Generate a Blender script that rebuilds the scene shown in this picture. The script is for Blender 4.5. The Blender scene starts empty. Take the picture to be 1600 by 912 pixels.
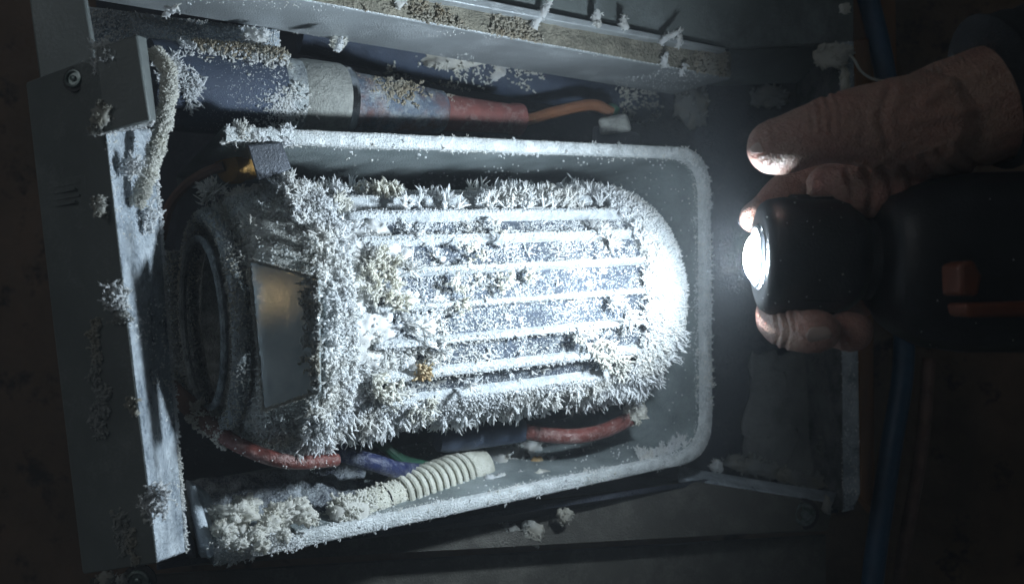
import bpy, math, random
import numpy as np
from mathutils import Vector, noise as mnoise

rng = np.random.default_rng(7)
random.seed(7)
S = bpy.context.scene
COL = S.collection

# ------------------------------------------------------------------ camera
F, CD = 1422.2, 0.45                      # focal length in photo pixels, camera distance to y = 0
cam = bpy.data.cameras.new("camera"); camo = bpy.data.objects.new("camera", cam); COL.objects.link(camo)
camo.location = (0, -CD, 0); camo.rotation_euler = (math.radians(90), 0, 0)
cam.lens = 32; cam.sensor_width = 36; cam.clip_start = 0.01; cam.clip_end = 20
cam.dof.use_dof = True; cam.dof.focus_distance = 0.50; cam.dof.aperture_fstop = 10
S.camera = camo

# ------------------------------------------------------------------ world, exposure
W = bpy.data.worlds.new("World"); S.world = W; W.use_nodes = True
W.node_tree.nodes["Background"].inputs[0].default_value = (0.80, 0.95, 1.0, 1)
W.node_tree.nodes["Background"].inputs[1].default_value = 0.016
S.view_settings.view_transform = 'Standard'; S.view_settings.look = 'None'
S.view_settings.exposure = 0.32; S.view_settings.gamma = 1
S.render.engine = 'CYCLES'
S.cycles.use_denoising = True
S.cycles.max_bounces = 6; S.cycles.diffuse_bounces = 4; S.cycles.use_adaptive_sampling = True; S.cycles.adaptive_threshold = 0.04; S.cycles.glossy_bounces = 3; S.cycles.transmission_bounces = 4
S.cycles.volume_bounces = 0; S.cycles.sample_clamp_indirect = 4.0

def P(px, py, y):
    d = (CD + y) / F
    return np.array(((px - 800) * d, y, (456 - py) * d))
def PL(px, py, y): return P(px, py, y - 0.052)     # the cabinet's left flange stands nearer to the viewer
def pxr(r, y): return r * (CD + y) / F

class Frame:
    def __init__(s, o, yaw, elev):
        a, e = math.radians(yaw), math.radians(elev)
        s.o = np.array(o)
        s.u = np.array((math.cos(a) * math.cos(e), math.sin(a) * math.cos(e), math.sin(e)))
        s.v = np.array((-math.sin(a), math.cos(a), 0.0))
        s.w = np.cross(s.u, s.v)
    def at(s, px, py, v=0.0):               # point of the plane v = const behind a photo pixel
        c = np.array((0, -CD, 0)); r = np.array(((px - 800) / F, 1, (456 - py) / F))
        k = (v - np.dot(c - s.o, s.v)) / np.dot(r, s.v)
        return c + r * k
    def pt(s, u, v, w): return s.o + s.u * u + s.v * v + s.w * w

M = Frame(P(345, 868, 0.01), 32, 3.2)     # frame of the tray, the motor and the beam above

# lights
TY = -0.035                               # depth of the torch and the hand that holds it
LEDC = P(1164, 403, TY)
def lamp(name, kind, loc, energy, color, **kw):
    l = bpy.data.lights.new(name, kind); l.energy = energy; l.color = color
    for k, v in kw.items(): setattr(l, k, v)
    o = bpy.data.objects.new(name, l); COL.objects.link(o); o.location = loc
    return o
def aim(o, target):
    d = Vector(target) - o.location; o.rotation_euler = d.to_track_quat('-Z', 'Y').to_euler()
spot = lamp("torch_beam", 'SPOT', LEDC + np.array((-0.0024, -0.0005, 0)), 1.7, (0.80, 0.92, 1.0), spot_size=math.radians(50), spot_blend=1.0, shadow_soft_size=0.004)
aim(spot, P(978, 468, 0.09))
fill = lamp("fill_light", 'AREA', (-0.70, -0.75, 0.50), 0.58, (0.93, 0.98, 1.0), shape='DISK', size=0.5)  # added soft fill for the dim ambient light, no lamp seen
aim(fill, (0, 0.1, 0))

# ------------------------------------------------------------------ materials
MATS = {}
class NT:
    def __init__(s, name):
        m = bpy.data.materials.new(name); m.use_nodes = True; s.m = m; s.t = m.node_tree; s.n = s.t.nodes
        s.b = s.n["Principled BSDF"]; s.geo = s.n.new("ShaderNodeNewGeometry"); MATS[name] = m
    def set(s, **kw):
        for k, v in kw.items():
            s.b.inputs[k.replace('_', ' ')].default_value = v
    def noise(s, scale, detail=4, rough=0.55, seed=0.0):
        n = s.n.new("ShaderNodeTexNoise"); n.inputs["Scale"].default_value = scale; n.inputs["Detail"].default_value = detail
        n.inputs["Roughness"].default_value = rough
        if seed:
            mp = s.n.new("ShaderNodeVectorMath"); mp.operation = 'ADD'; mp.inputs[1].default_value = (seed, seed * 1.7, -seed)
            s.t.links.new(s.geo.outputs["Position"], mp.inputs[0]); s.t.links.new(mp.outputs[0], n.inputs["Vector"])
        else:
            s.t.links.new(s.geo.outputs["Position"], n.inputs["Vector"])
        return n.outputs["Fac"]
    def voro(s, scale):
        n = s.n.new("ShaderNodeTexVoronoi"); n.inputs["Scale"].default_value = scale
        s.t.links.new(s.geo.outputs["Position"], n.inputs["Vector"]); return n.outputs["Distance"]
    def ramp(s, fac, stops):
        r = s.n.new("ShaderNodeValToRGB"); e = r.color_ramp.elements
        while len(e) < len(stops): e.new(0.5)
        for i, (p, c) in enumerate(stops):
            e[i].position = p; e[i].color = (c, c, c, 1) if not isinstance(c, tuple) else c + (1,)
        s.t.links.new(fac, r.inputs[0]); return r.outputs[0]
    def mix(s, fac, a, b):
        n = s.n.new("ShaderNodeMix"); n.data_type = 'RGBA'
        for sock, v in ((n.inputs[0], fac), (n.inputs[6], a), (n.inputs[7], b)):
            if isinstance(v, tuple): sock.default_value = v + (1,)
            elif isinstance(v, (int, float)): sock.default_value = v
            else: s.t.links.new(v, sock)
        return n.outputs[2]
    def math(s, op, a, b=0.0):
        n = s.n.new("ShaderNodeMath"); n.operation = op
        for i, v in enumerate((a, b)):
            if isinstance(v, (int, float)): n.inputs[i].default_value = v
            else: s.t.links.new(v, n.inputs[i])
        return n.outputs[0]
    def col(s, v): s.t.links.new(v, s.b.inputs["Base Color"])
    def rough(s, v): s.t.links.new(v, s.b.inputs["Roughness"])
    def metal(s, v): s.t.links.new(v, s.b.inputs["Metallic"])
    def bump(s, h, dist, strength=1.0):
        n = s.n.new("ShaderNodeBump"); n.inputs["Distance"].default_value = dist; n.inputs["Strength"].default_value = strength
        s.t.links.new(h, n.inputs["Height"])
        old = s.b.inputs["Normal"].links
        if old: s.t.links.new(old[0].from_socket, n.inputs["Normal"])
        s.t.links.new(n.outputs[0], s.b.inputs["Normal"])

def frosted(name, base, frost=(0.62, 0.68, 0.74), cover=0.5, soft=0.12, scale=45, metal=0.5, rough=0.42, bump=0.0012, dirt=None, fine=700):
    m = NT(name); n1 = m.noise(scale, 6, 0.68, 3.1); n2 = m.noise(fine, 3, 0.6)
    f = m.math('ADD', m.math('MULTIPLY', n1, 0.75), m.math('MULTIPLY', n2, 0.25))
    mask = m.ramp(f, [(1 - cover - soft, 0.0), (1 - cover + soft, 1.0)])
    wear = m.ramp(m.noise(scale * 0.35, 5, 0.6, 9.0), [(0.35, 0.75), (0.65, 1.15)])
    b = m.mix(1.0, base, base); mm = b.node; mm.blend_type = 'MULTIPLY'; m.t.links.new(wear, mm.inputs[7])
    c = m.mix(mask, b, frost)
    if dirt:
        dm = m.ramp(m.noise(scale * 0.5, 6, 0.7, 21.0), [(0.48, 0.0), (0.66, 1.0)])
        c = m.mix(dm, c, dirt)
    m.col(c)
    m.rough(m.ramp(mask, [(0.0, rough), (1.0, 0.62)])); m.metal(m.math('MULTIPLY', m.math('SUBTRACT', 1.0, mask), metal))
    m.bump(m.math('ADD', m.math('MULTIPLY', mask, 0.6), m.math('MULTIPLY', n2, 0.6)), bump)
    return m.m

frosted("panel_metal", (0.17, 0.19, 0.19), frost=(0.26, 0.28, 0.28), cover=0.36, metal=0.25, rough=0.55, bump=0.0003, scale=30)
frosted("icy_metal", (0.27, 0.32, 0.38), cover=0.5, metal=0.15, rough=0.22, bump=0.0022, scale=55, fine=420)
frosted("beam_metal", (0.46, 0.50, 0.53), frost=(0.62, 0.66, 0.69), cover=0.38, metal=0.3, rough=0.40, bump=0.0007, scale=35, fine=900)
frosted("upper_metal", (0.21, 0.24, 0.24), frost=(0.34, 0.38, 0.40), cover=0.40, metal=0.2, rough=0.5, bump=0.0004, scale=28)
frosted("dusty_metal", (0.22, 0.21, 0.17), frost=(0.40, 0.37, 0.30), cover=0.45, metal=0.0, rough=0.9, bump=0.003, scale=70, fine=500)
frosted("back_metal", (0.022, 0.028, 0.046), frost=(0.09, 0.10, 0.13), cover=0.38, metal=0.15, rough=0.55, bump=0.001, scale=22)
frosted("tray_metal", (0.20, 0.24, 0.25), frost=(0.44, 0.49, 0.51), cover=0.40, soft=0.2, metal=0.1, rough=0.42, bump=0.0006, scale=40, fine=800)
frosted("rim_frost", (0.46, 0.50, 0.52), frost=(0.76, 0.80, 0.82), cover=0.55, metal=0.0, rough=0.5, bump=0.0012, scale=120, fine=900)
frosted("fin_frost", (0.46, 0.50, 0.54), frost=(0.76, 0.80, 0.83), cover=0.5, metal=0.0, rough=0.7, bump=0.0014, scale=300, fine=1300)
frosted("motor_steel", (0.075, 0.095, 0.13), frost=(0.58, 0.64, 0.70), cover=0.42, soft=0.08, metal=0.3, rough=0.4, bump=0.0015, scale=260, fine=1100)
frosted("bell_frost", (0.22, 0.23, 0.22), frost=(0.58, 0.60, 0.58), cover=0.5, metal=0.0, rough=0.8, bump=0.002, scale=140, fine=900)
frosted("ring_metal", (0.10, 0.12, 0.13), frost=(0.32, 0.36, 0.38), cover=0.5, metal=0.1, rough=0.6, bump=0.0012, scale=150)
frosted("pipe_blue", (0.055, 0.075, 0.12), frost=(0.46, 0.51, 0.56), cover=0.34, soft=0.05, metal=0.1, rough=0.4, bump=0.0012, scale=90, fine=1400)
frosted("pipe_grey", (0.22, 0.25, 0.28), frost=(0.50, 0.54, 0.55), cover=0.5, soft=0.1, metal=0.1, rough=0.6, bump=0.001, scale=60, dirt=(0.40, 0.37, 0.26))
frosted("pipe_collar", (0.23, 0.24, 0.23), frost=(0.36, 0.37, 0.35), cover=0.5, metal=0.0, rough=0.8, bump=0.001, scale=120)
frosted("pipe_taper", (0.09, 0.12, 0.17), frost=(0.42, 0.46, 0.48), cover=0.45, soft=0.1, metal=0.1, rough=0.5, bump=0.001, scale=48, dirt=(0.17, 0.075, 0.06))
frosted("pipe_red", (0.17, 0.055, 0.048), frost=(0.34, 0.27, 0.26), cover=0.36, metal=0.0, rough=0.6, bump=0.0008, scale=120)
frosted("hose_red", (0.15, 0.045, 0.038), frost=(0.34, 0.25, 0.235), cover=0.40, metal=0.0, rough=0.33, bump=0.0007, scale=160)
frosted("hose_brown", (0.16, 0.09, 0.07), frost=(0.4, 0.36, 0.33), cover=0.3, metal=0.0, rough=0.6, bump=0.001, scale=160)
frosted("hose_blue", (0.020, 0.028, 0.085), frost=(0.26, 0.29, 0.36), cover=0.40, metal=0.0, rough=0.4, bump=0.0008, scale=160)
frosted("wire_green", (0.025, 0.085, 0.055), frost=(0.3, 0.4, 0.34), cover=0.2, metal=0.0, rough=0.5, bump=0.0005, scale=160)
frosted("wire_orange", (0.22, 0.09, 0.04), frost=(0.42, 0.36, 0.22), cover=0.3, metal=0.0, rough=0.5, bump=0.0005, scale=90)
frosted("cable_blue", (0.012, 0.065, 0.15), frost=(0.03, 0.10, 0.19), cover=0.4, metal=0.0, rough=0.42, bump=0.0003, scale=60)
frosted("brass", (0.34, 0.19, 0.05), frost=(0.30, 0.22, 0.12), cover=0.35, metal=0.5, rough=0.5, bump=0.0006, scale=90)
frosted("dark_metal", (0.075, 0.085, 0.105), frost=(0.24, 0.27, 0.30), cover=0.3, metal=0.3, rough=0.5, bump=0.0008, scale=120)
frosted("cream_plastic", (0.60, 0.60, 0.52), frost=(0.74, 0.74, 0.68), cover=0.45, metal=0.0, rough=0.6, bump=0.0008, scale=120)
frosted("ice_plastic", (0.44, 0.52, 0.60), frost=(0.66, 0.72, 0.78), cover=0.45, soft=0.2, metal=0.0, rough=0.3, bump=0.0009, scale=60)
m = NT("plate_metal"); m.set(Roughness=0.07, Metallic=0.45); m.col(m.ramp(m.noise(70, 5, 0.6), [(0.32, (0.36, 0.43, 0.46)), (0.7, (0.56, 0.63, 0.66))]))
m.bump(m.noise(1100, 3, 0.6), 0.000035)
frosted("stained_wall", (0.06, 0.07, 0.085), frost=(0.26, 0.27, 0.28), cover=0.5, soft=0.1, metal=0.0, rough=0.8, bump=0.001, scale=30)
frosted("bottom_metal", (0.075, 0.072, 0.064), frost=(0.15, 0.145, 0.13), cover=0.4, metal=0.1, rough=0.6, bump=0.0005, scale=36)  # darker base: dirt, plus the fingers' shade put into the colour
frosted("sheet_pale", (0.20, 0.205, 0.205), frost=(0.32, 0.32, 0.315), cover=0.45, soft=0.2, metal=0.0, rough=0.85, bump=0.001, scale=30)
frosted("fabric_foil", (0.10, 0.12, 0.16), frost=(0.44, 0.48, 0.52), cover=0.52, soft=0.08, metal=0.1, rough=0.6, bump=0.002, scale=70)
frosted("orange_panel", (0.36, 0.15, 0.05), frost=(0.30, 0.14, 0.06), cover=0.4, metal=0.0, rough=0.7, bump=0.0005, scale=40)

def frost_mat(name, a, b, lo=0.44, hi=0.60, scale=38, sss=0.0):
    m = NT(name)
    m.col(m.mix(m.ramp(m.noise(scale, 4, 0.6, 5.5), [(lo, 0.0), (hi, 1.0)]), a, b))
    m.set(Roughness=0.55); m.b.inputs["Specular IOR Level"].default_value = 0.35
    tr = m.n.new("ShaderNodeBsdfTranslucent"); mx = m.n.new("ShaderNodeMixShader"); mx.inputs[0].default_value = 0.5
    m.t.links.new(m.b.inputs["Base Color"].links[0].from_socket, tr.inputs[0])
    m.t.links.new(m.b.outputs[0], mx.inputs[1]); m.t.links.new(tr.outputs[0], mx.inputs[2]); m.t.links.new(mx.outputs[0], m.n["Material Output"].inputs[0])
    return m.m
frost_mat("frost", (0.93, 0.95, 0.97), (0.90, 0.90, 0.88))
frost_mat("frost_cream", (0.90, 0.90, 0.865), (0.875, 0.865, 0.80))
frost_mat("frost_tan", (0.52, 0.46, 0.36), (0.62, 0.60, 0.54))
frost_mat("frost_orange", (0.62, 0.42, 0.20), (0.70, 0.62, 0.46))
frost_mat("frost_grey", (0.70, 0.73, 0.74), (0.70, 0.69, 0.65))
frost_mat("frost_dim", (0.50, 0.52, 0.52), (0.56, 0.54, 0.48))

m = NT("black_plastic"); m.set(Roughness=0.42); m.col(m.ramp(m.noise(90, 4), [(0.3, (0.008, 0.009, 0.012)), (0.7, (0.018, 0.019, 0.024))]))
m.bump(m.noise(900, 2), 0.00025)
m = NT("sheen_rubber"); m.set(Roughness=0.3); m.col(m.ramp(m.noise(120, 4), [(0.3, (0.03, 0.034, 0.04)), (0.7, (0.05, 0.055, 0.06))])); m.bump(m.noise(700, 3), 0.0003)  # lighter than the torch body to imitate a reflected sheen
m = NT("black_rubber"); m.set(Roughness=0.6); m.col(m.ramp(m.noise(120, 4), [(0.3, (0.009, 0.010, 0.013)), (0.7, (0.02, 0.022, 0.026))])); m.bump(m.noise(1200, 2), 0.0003)
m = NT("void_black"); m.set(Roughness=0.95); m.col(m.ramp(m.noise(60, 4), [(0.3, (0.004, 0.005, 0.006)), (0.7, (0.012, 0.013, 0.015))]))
m = NT("chrome"); m.set(Metallic=1.0, Roughness=0.22); m.col(m.ramp(m.noise(200, 3), [(0.3, (0.3, 0.32, 0.35)), (0.7, (0.55, 0.57, 0.6))]))
m = NT("screw_steel"); m.set(Metallic=0.7, Roughness=0.35); m.col(m.ramp(m.noise(300, 4), [(0.35, (0.07, 0.11, 0.10)), (0.7, (0.26, 0.30, 0.30))]))
m = NT("torch_orange"); m.set(Roughness=0.6); m.col(m.ramp(m.noise(80, 3), [(0.3, (0.10, 0.022, 0.006)), (0.7, (0.15, 0.035, 0.010))]))
m = NT("led_lens"); m.set(Roughness=0.2); m.col(m.ramp(m.noise(50, 2), [(0.3, (0.9, 0.95, 1.0)), (0.7, (0.95, 0.98, 1.0))]))
m.b.inputs["Emission Color"].default_value = (0.78, 0.91, 1.0, 1); m.b.inputs["Emission Strength"].default_value = 660
m = NT("skin"); m.set(Roughness=0.36)
c = m.mix(m.ramp(m.noise(28, 4, 0.6), [(0.36, 0.0), (0.66, 1.0)]), (0.54, 0.35, 0.28), (0.55, 0.27, 0.22))
c = m.mix(m.ramp(m.noise(420, 3, 0.6), [(0.40, 0.0), (0.8, 0.45)]), c, (0.24, 0.10, 0.07)); m.col(c)
m.b.inputs["Subsurface Weight"].default_value = 0.25; m.b.inputs["Subsurface Scale"].default_value = 0.004; m.b.inputs["Subsurface Radius"].default_value = (1.0, 0.35, 0.2)
m.bump(m.noise(140, 5, 0.65), 0.0013); m.bump(m.voro(900), 0.0005); m.bump(m.voro(2600), 0.0002)
m = NT("nail"); m.set(Roughness=0.32); m.col(m.ramp(m.noise(150, 3), [(0.35, (0.60, 0.43, 0.38)), (0.7, (0.68, 0.53, 0.47))]))
m = NT("hair"); m.set(Roughness=0.6); m.col(m.ramp(m.noise(200, 2), [(0.3, (0.08, 0.06, 0.05)), (0.7, (0.16, 0.13, 0.1))]))
m = NT("sleeve_cloth"); m.set(Roughness=0.9); m.col(m.ramp(m.noise(200, 4), [(0.3, (0.010, 0.012, 0.016)), (0.7, (0.022, 0.024, 0.03))])); m.bump(m.noise(900, 3), 0.0005)
m = NT("brown_wall"); m.set(Roughness=0.9)
c = m.mix(m.ramp(m.noise(9, 6, 0.65), [(0.35, 0.0), (0.68, 1.0)]), (0.10, 0.065, 0.042), (0.20, 0.125, 0.085))
c = m.mix(m.ramp(m.noise(26, 6, 0.7, 4.0), [(0.56, 0.0), (0.66, 1.0)]), c, (0.035, 0.024, 0.018)); m.col(c); m.bump(m.noise(40, 6, 0.65), 0.004)

# ------------------------------------------------------------------ mesh helpers
ORG = {}
def link(o, parent, world_org=None):
    COL.objects.link(o)
    if parent is not None:
        o.parent = parent; ORG[o.name] = ORG[parent.name]
    else:
        ORG[o.name] = np.zeros(3) if world_org is None else np.array(world_org)
        o.location = ORG[o.name]
    return o
def thing(name, label, cat, loc, group=None):
    o = bpy.data.objects.new(name, None); o.empty_display_size = 0.01; link(o, None, loc)
    o["label"] = label; o["category"] = cat
    if group: o["group"] = group
    return o
def tag(o, label, cat, group=None):
    o["label"] = label; o["category"] = cat
    if group: o["group"] = group
    return o

class MB:
    def __init__(s): s.v = []; s.f = []
    def add(s, vs, fs):
        b = len(s.v); s.v += [np.asarray(p, float) for p in vs]; s.f += [tuple(b + i for i in f) for f in fs]; return s
    def slab(s, pts, ext):
        n = len(pts); pts = [np.asarray(p, float) for p in pts]; ext = np.asarray(ext, float)
        return s.add(pts + [p + ext for p in pts], [tuple(range(n)), tuple(range(2 * n - 1, n - 1, -1))] + [(i, i + n, (i + 1) % n + n, (i + 1) % n) for i in range(n)])
    def hexa(s, a, b):                       # two quads joined to a solid
        return s.add(list(a) + list(b), [(0, 1, 2, 3), (7, 6, 5, 4)] + [(i, i + 4, (i + 1) % 4 + 4, (i + 1) % 4) for i in range(4)])
    def tube(s, path, rad, seg=14, caps=True, sx=1.0, up=None):
        path = [np.asarray(p, float) for p in path]; n = len(path)
        if np.isscalar(rad): rad = [rad] * n
        b = len(s.v); prev = None
        for i in range(n):
            t = path[min(i + 1, n - 1)] - path[max(i - 1, 0)]; t = t / (np.linalg.norm(t) + 1e-12)
            if prev is None:
                a = np.array((0, 0, 1.0)) if up is None else np.array(up, float)
                if abs(np.dot(a, t)) > 0.95: a = np.array((0, 1.0, 0))
            else: a = prev
            x = a - t * np.dot(a, t); x /= np.linalg.norm(x); y = np.cross(t, x); prev = x
            for k in range(seg):
                an = 2 * math.pi * k / seg
                s.v.append(path[i] + rad[i] * (math.cos(an) * x + sx * math.sin(an) * y))
        for i in range(n - 1):
            for k in range(seg):
                k2 = (k + 1) % seg
                s.f.append((b + i * seg + k, b + i * seg + k2, b + (i + 1) * seg + k2, b + (i + 1) * seg + k))
        if caps:
            s.f.append(tuple(b + k for k in range(seg - 1, -1, -1))); s.f.append(tuple(b + (n - 1) * seg + k for k in range(seg)))
        return s
    def lathe(s, o, ax, prof, seg=48, closed=False, jitter=0.0):
        o = np.asarray(o, float); ax = np.asarray(ax, float); ax = ax / np.linalg.norm(ax)
        a = np.array((0, 0, 1.0)); x = a - ax * np.dot(a, ax); x /= np.linalg.norm(x); y = np.cross(ax, x)
        b = len(s.v); n = len(prof)
        for (t, r) in prof:
            for k in range(seg):
                an = 2 * math.pi * k / seg
                rr = r * (1 + jitter * math.sin(an * 5 + t * 300) * 0.5)
                s.v.append(o + ax * t + rr * (math.cos(an) * x + math.sin(an) * y))
        for i in range(n if closed else n - 1):
            j = (i + 1) % n
            for k in range(seg):
                k2 = (k + 1) % seg
                s.f.append((b + i * seg + k, b + j * seg + k, b + j * seg + k2, b + i * seg + k2))
        if not closed:
            s.f.append(tuple(b + k for k in range(seg))); s.f.append(tuple(b + (n - 1) * seg + k for k in range(seg - 1, -1, -1)))
        return s
    def build(s, name, mat, parent=None, bevel=0.0, smooth=35, org=None):
        me = bpy.data.meshes.new(name)
        if parent is not None: off = ORG[parent.name]
        elif org is not None: off = np.asarray(org, float)
        else: off = np.mean(s.v, axis=0)
        me.from_pydata([tuple(p - off) for p in s.v], [], s.f); me.validate()
        me.materials.append(MATS[mat]); o = bpy.data.objects.new(name, me); link(o, parent, off)
        import bmesh
        bm = bmesh.new(); bm.from_mesh(me); bmesh.ops.recalc_face_normals(bm, faces=bm.faces); bm.to_mesh(me); bm.free()
        if smooth: me.polygons.foreach_set('use_smooth', [True] * len(me.polygons)); me.set_sharp_from_angle(angle=math.radians(smooth))
        if bevel:
            bv = o.modifiers.new('b', 'BEVEL'); bv.width = bevel; bv.segments = 2; bv.limit_method = 'ANGLE'; bv.harden_normals = False
        return o

def spline(pts, n=24):
    pts = [np.asarray(p, float) for p in pts]; Q = [2 * pts[0] - pts[1]] + pts + [2 * pts[-1] - pts[-2]]; out = []
    seg = len(pts) - 1
    for i in range(n + 1):
        t = i / n * seg; k = min(int(t), seg - 1); t -= k
        a, b, c, d = Q[k:k + 4]
        out.append(0.5 * ((2 * b) + (c - a) * t + (2 * a - 5 * b + 4 * c - d) * t * t + (3 * b - a - 3 * c + d) * t ** 3))
    return out

def nrm(a): return a / (np.linalg.norm(a, axis=-1, keepdims=True) + 1e-12)
NK = rng.normal(size=(3, 10, 3)); NPH = rng.uniform(0, 6.28, size=(3, 10))
def vnoise(p, scale, ch=0):                  # smooth pseudo noise about -1..1
    p = np.asarray(p); return np.sin(p @ (NK[ch] * scale).T + NPH[ch]).sum(-1) / 3.2

class Needles:                               # collects tapered blunt frost needles, built as one mesh
    def __init__(s): s.V = []; s.T = []; s.n = 0
    def add(s, Pn, D, L, R, seg=5, bend=0.18, mid=True, tip=0.62):
        N = len(Pn)
        if N == 0: return s
        Pn = np.asarray(Pn); D = nrm(np.asarray(D)); L = np.broadcast_to(L, (N,)); R = np.broadcast_to(R, (N,))
        a = np.where(np.abs(D[:, 2:3]) > 0.9, np.array([[1.0, 0, 0]]), np.array([[0, 0, 1.0]]))
        A = nrm(np.cross(D, a)); B = np.cross(D, A)
        bd = rng.normal(size=(N, 2)) * bend; BV = A * bd[:, :1] + B * bd[:, 1:]
        ts = [-0.12, 0.5, 0.88] if mid else [-0.12, 0.72]; rs = [1.0, 0.9, tip] if mid else [1.0, tip + 0.1]
        rings = []
        an = np.arange(seg) * 2 * math.pi / seg
        for t, r in zip(ts, rs):
            c = Pn + D * (L * t)[:, None] + BV * (L * t * abs(t))[:, None]
            rr = (R * r * rng.uniform(0.8, 1.2, N))[:, None, None]
            rings.append(c[:, None, :] + rr * (A[:, None, :] * np.cos(an)[None, :, None] + B[:, None, :] * np.sin(an)[None, :, None]))
        tipv = (Pn + D * L[:, None] + BV * L[:, None])[:, None, :]
        V = np.concatenate(rings + [tipv], 1); m = V.shape[1]
        T = []
        for i in range(len(ts) - 1):
            for k in range(seg):
                k2 = (k + 1) % seg; p, q, u, v = i * seg + k, i * seg + k2, (i + 1) * seg + k2, (i + 1) * seg + k
                T += [(p, q, u), (p, u, v)]
        l = (len(ts) - 1) * seg
        T += [(l + k, l + (k + 1) % seg, m - 1) for k in range(seg)]
        T = (np.array(T)[None] + (np.arange(N) * m)[:, None, None]).reshape(-1, 3) + s.n
        s.V.append(V.reshape(-1, 3)); s.T.append(T); s.n += N * m
        return s
    def tufts(s, Pn, Nn, k, L, R, spread=0.6, branch=0, seg=5):
        """k needles fanned out of every point, with optional side branches"""
        N = len(Pn)
        if N == 0: return s
        L = np.broadcast_to(L, (N,)); R = np.broadcast_to(R, (N,))
        p = np.repeat(Pn, k, 0); l = np.repeat(L, k) * rng.uniform(0.45, 1.1, N * k); r = np.repeat(R, k) * rng.uniform(0.6, 1.0, N * k)
        d = nrm(np.repeat(nrm(Nn), k, 0) + rng.normal(size=(N * k, 3)) * spread)
        p = p + rng.normal(size=p.shape) * r[:, None] * 0.8
        s.add(p, d, l, r, seg)
        if branch:
            pb = np.repeat(p, branch, 0); db = np.repeat(d, branch, 0); lb = np.repeat(l, branch); rb = np.repeat(r, branch)
            t = rng.uniform(0.35, 0.9, len(pb))
            s.add(pb + db * (lb * t)[:, None], nrm(db * 0.9 + rng.normal(size=pb.shape) * 0.75), lb * rng.uniform(0.22, 0.48, len(pb)), rb * 0.68, 4, mid=False)
        return s
    def build(s, name, mat, parent):
        V = np.concatenate(s.V) - ORG[parent.name]; T = np.concatenate(s.T)
        me = bpy.data.meshes.new(name); me.vertices.add(len(V)); me.vertices.foreach_set('co', V.astype(np.float32).ravel())
        me.loops.add(len(T) * 3); me.loops.foreach_set('vertex_index', T.astype(np.int32).ravel())
        me.polygons.add(len(T)); me.polygons.foreach_set('loop_start', np.arange(0, len(T) * 3, 3, dtype=np.int32))
        me.polygons.foreach_set('use_smooth', np.ones(len(T), bool))
        me.update(calc_edges=True); me.materials.append(MATS[mat])
        o = bpy.data.objects.new(name, me); link(o, parent); o["kind"] = "stuff"
        return o

def sample(o, n, keep=None):
    """n area weighted points with normals of an object's own mesh (world space)"""
    me = o.data; me.calc_loop_triangles()
    V = np.empty(len(me.vertices) * 3, np.float32); me.vertices.foreach_get('co', V); V = V.reshape(-1, 3) + ORG[o.name]
    T = np.empty(len(me.loop_triangles) * 3, np.int32); me.loop_triangles.foreach_get('vertices', T); T = T.reshape(-1, 3)
    a, b, c = V[T[:, 0]], V[T[:, 1]], V[T[:, 2]]; cr = np.cross(b - a, c - a); ar = np.linalg.norm(cr, axis=1) / 2
    idx = rng.choice(len(T), n, p=ar / ar.sum()); r1 = np.sqrt(rng.random(n))[:, None]; r2 = rng.random(n)[:, None]
    p = a[idx] * (1 - r1) + b[idx] * r1 * (1 - r2) + c[idx] * r1 * r2; nn = nrm(cr[idx])
    if keep is not None:
        k = keep(p, nn); p, nn = p[k], nn[k]
    return p, nn
def facing(p, n, lim=-0.1):
    return ((np.array((0, -CD, 0)) - p) * n).sum(1) > lim * np.linalg.norm(np.array((0, -CD, 0)) - p, axis=1)
def proj(p):
    d = (p[:, 1] + CD) / F; return np.stack((p[:, 0] / d + 800, 456 - p[:, 2] / d), 1)
def lump(c, r, seed, sub=3, amp=0.35, squash=(1, 1, 1), fr=1.0):
    """an uneven frost lump as vertex and face lists"""
    import bmesh
    bm = bmesh.new(); bmesh.ops.create_icosphere(bm, subdivisions=sub, radius=1.0)
    vs = []
    for v in bm.verts:
        q = v.co * 1.6 * fr + Vector((seed * 3.7, seed * 1.3, -seed))
        k = 1 + amp * mnoise.noise(q) + amp * 0.7 * mnoise.noise(q * 2.3) + amp * 0.55 * mnoise.noise(q * 5) + amp * 0.4 * mnoise.noise(q * 11)
        vs.append(np.array(v.co) * k * r * np.array(squash) + np.asarray(c))
    fs = [tuple(v.index for v in f.verts) for f in bm.faces]; bm.free()
    return vs, fs
def clump(name, c, r, seed, mat, parent, needle=None, sub=3, amp=0.4, squash=(1, 1, 1), cat=None, n=60, nl=0.5, nr=0.09, up=None):
    mb = MB(); mb.add(*lump(c, r, seed, sub, amp, squash)); o = mb.build(name, mat, parent, smooth=180)
    if needle:
        p, nn = sample(o, n)
        if up is not None: nn = nrm(nn + np.asarray(up))
        nd = Needles(); nd.tufts(p, nn, 3, r * nl, r * nr, 0.45, 1, 4); nd.build("frost_needles", needle, o if parent is None or parent.parent is None else parent)
    return o


# ================================================================== setting
wall = MB().slab([P(-900, -700, 0.42), P(2500, -700, 0.42), P(2500, 1700, 0.42), P(-900, 1700, 0.42)], (0, 0.05, 0)).build("background_wall", "brown_wall", None, smooth=0)
wall["kind"] = "structure"

# ================================================================== cabinet
cab = thing("equipment_cabinet", "dull grey sheet-metal cabinet, open at the front, rimmed with frost", "cabinet", P(700, 900, 0.15))
def M4(pts, v): return [M.at(x, y, v) for x, y in pts]
back = MB().slab([P(150, 0, 0.325), P(1310, 0, 0.325), P(1310, 800, 0.325), P(150, 880, 0.325)], (0, 0.004, 0)).build("back_panel", "back_metal", cab)
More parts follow.
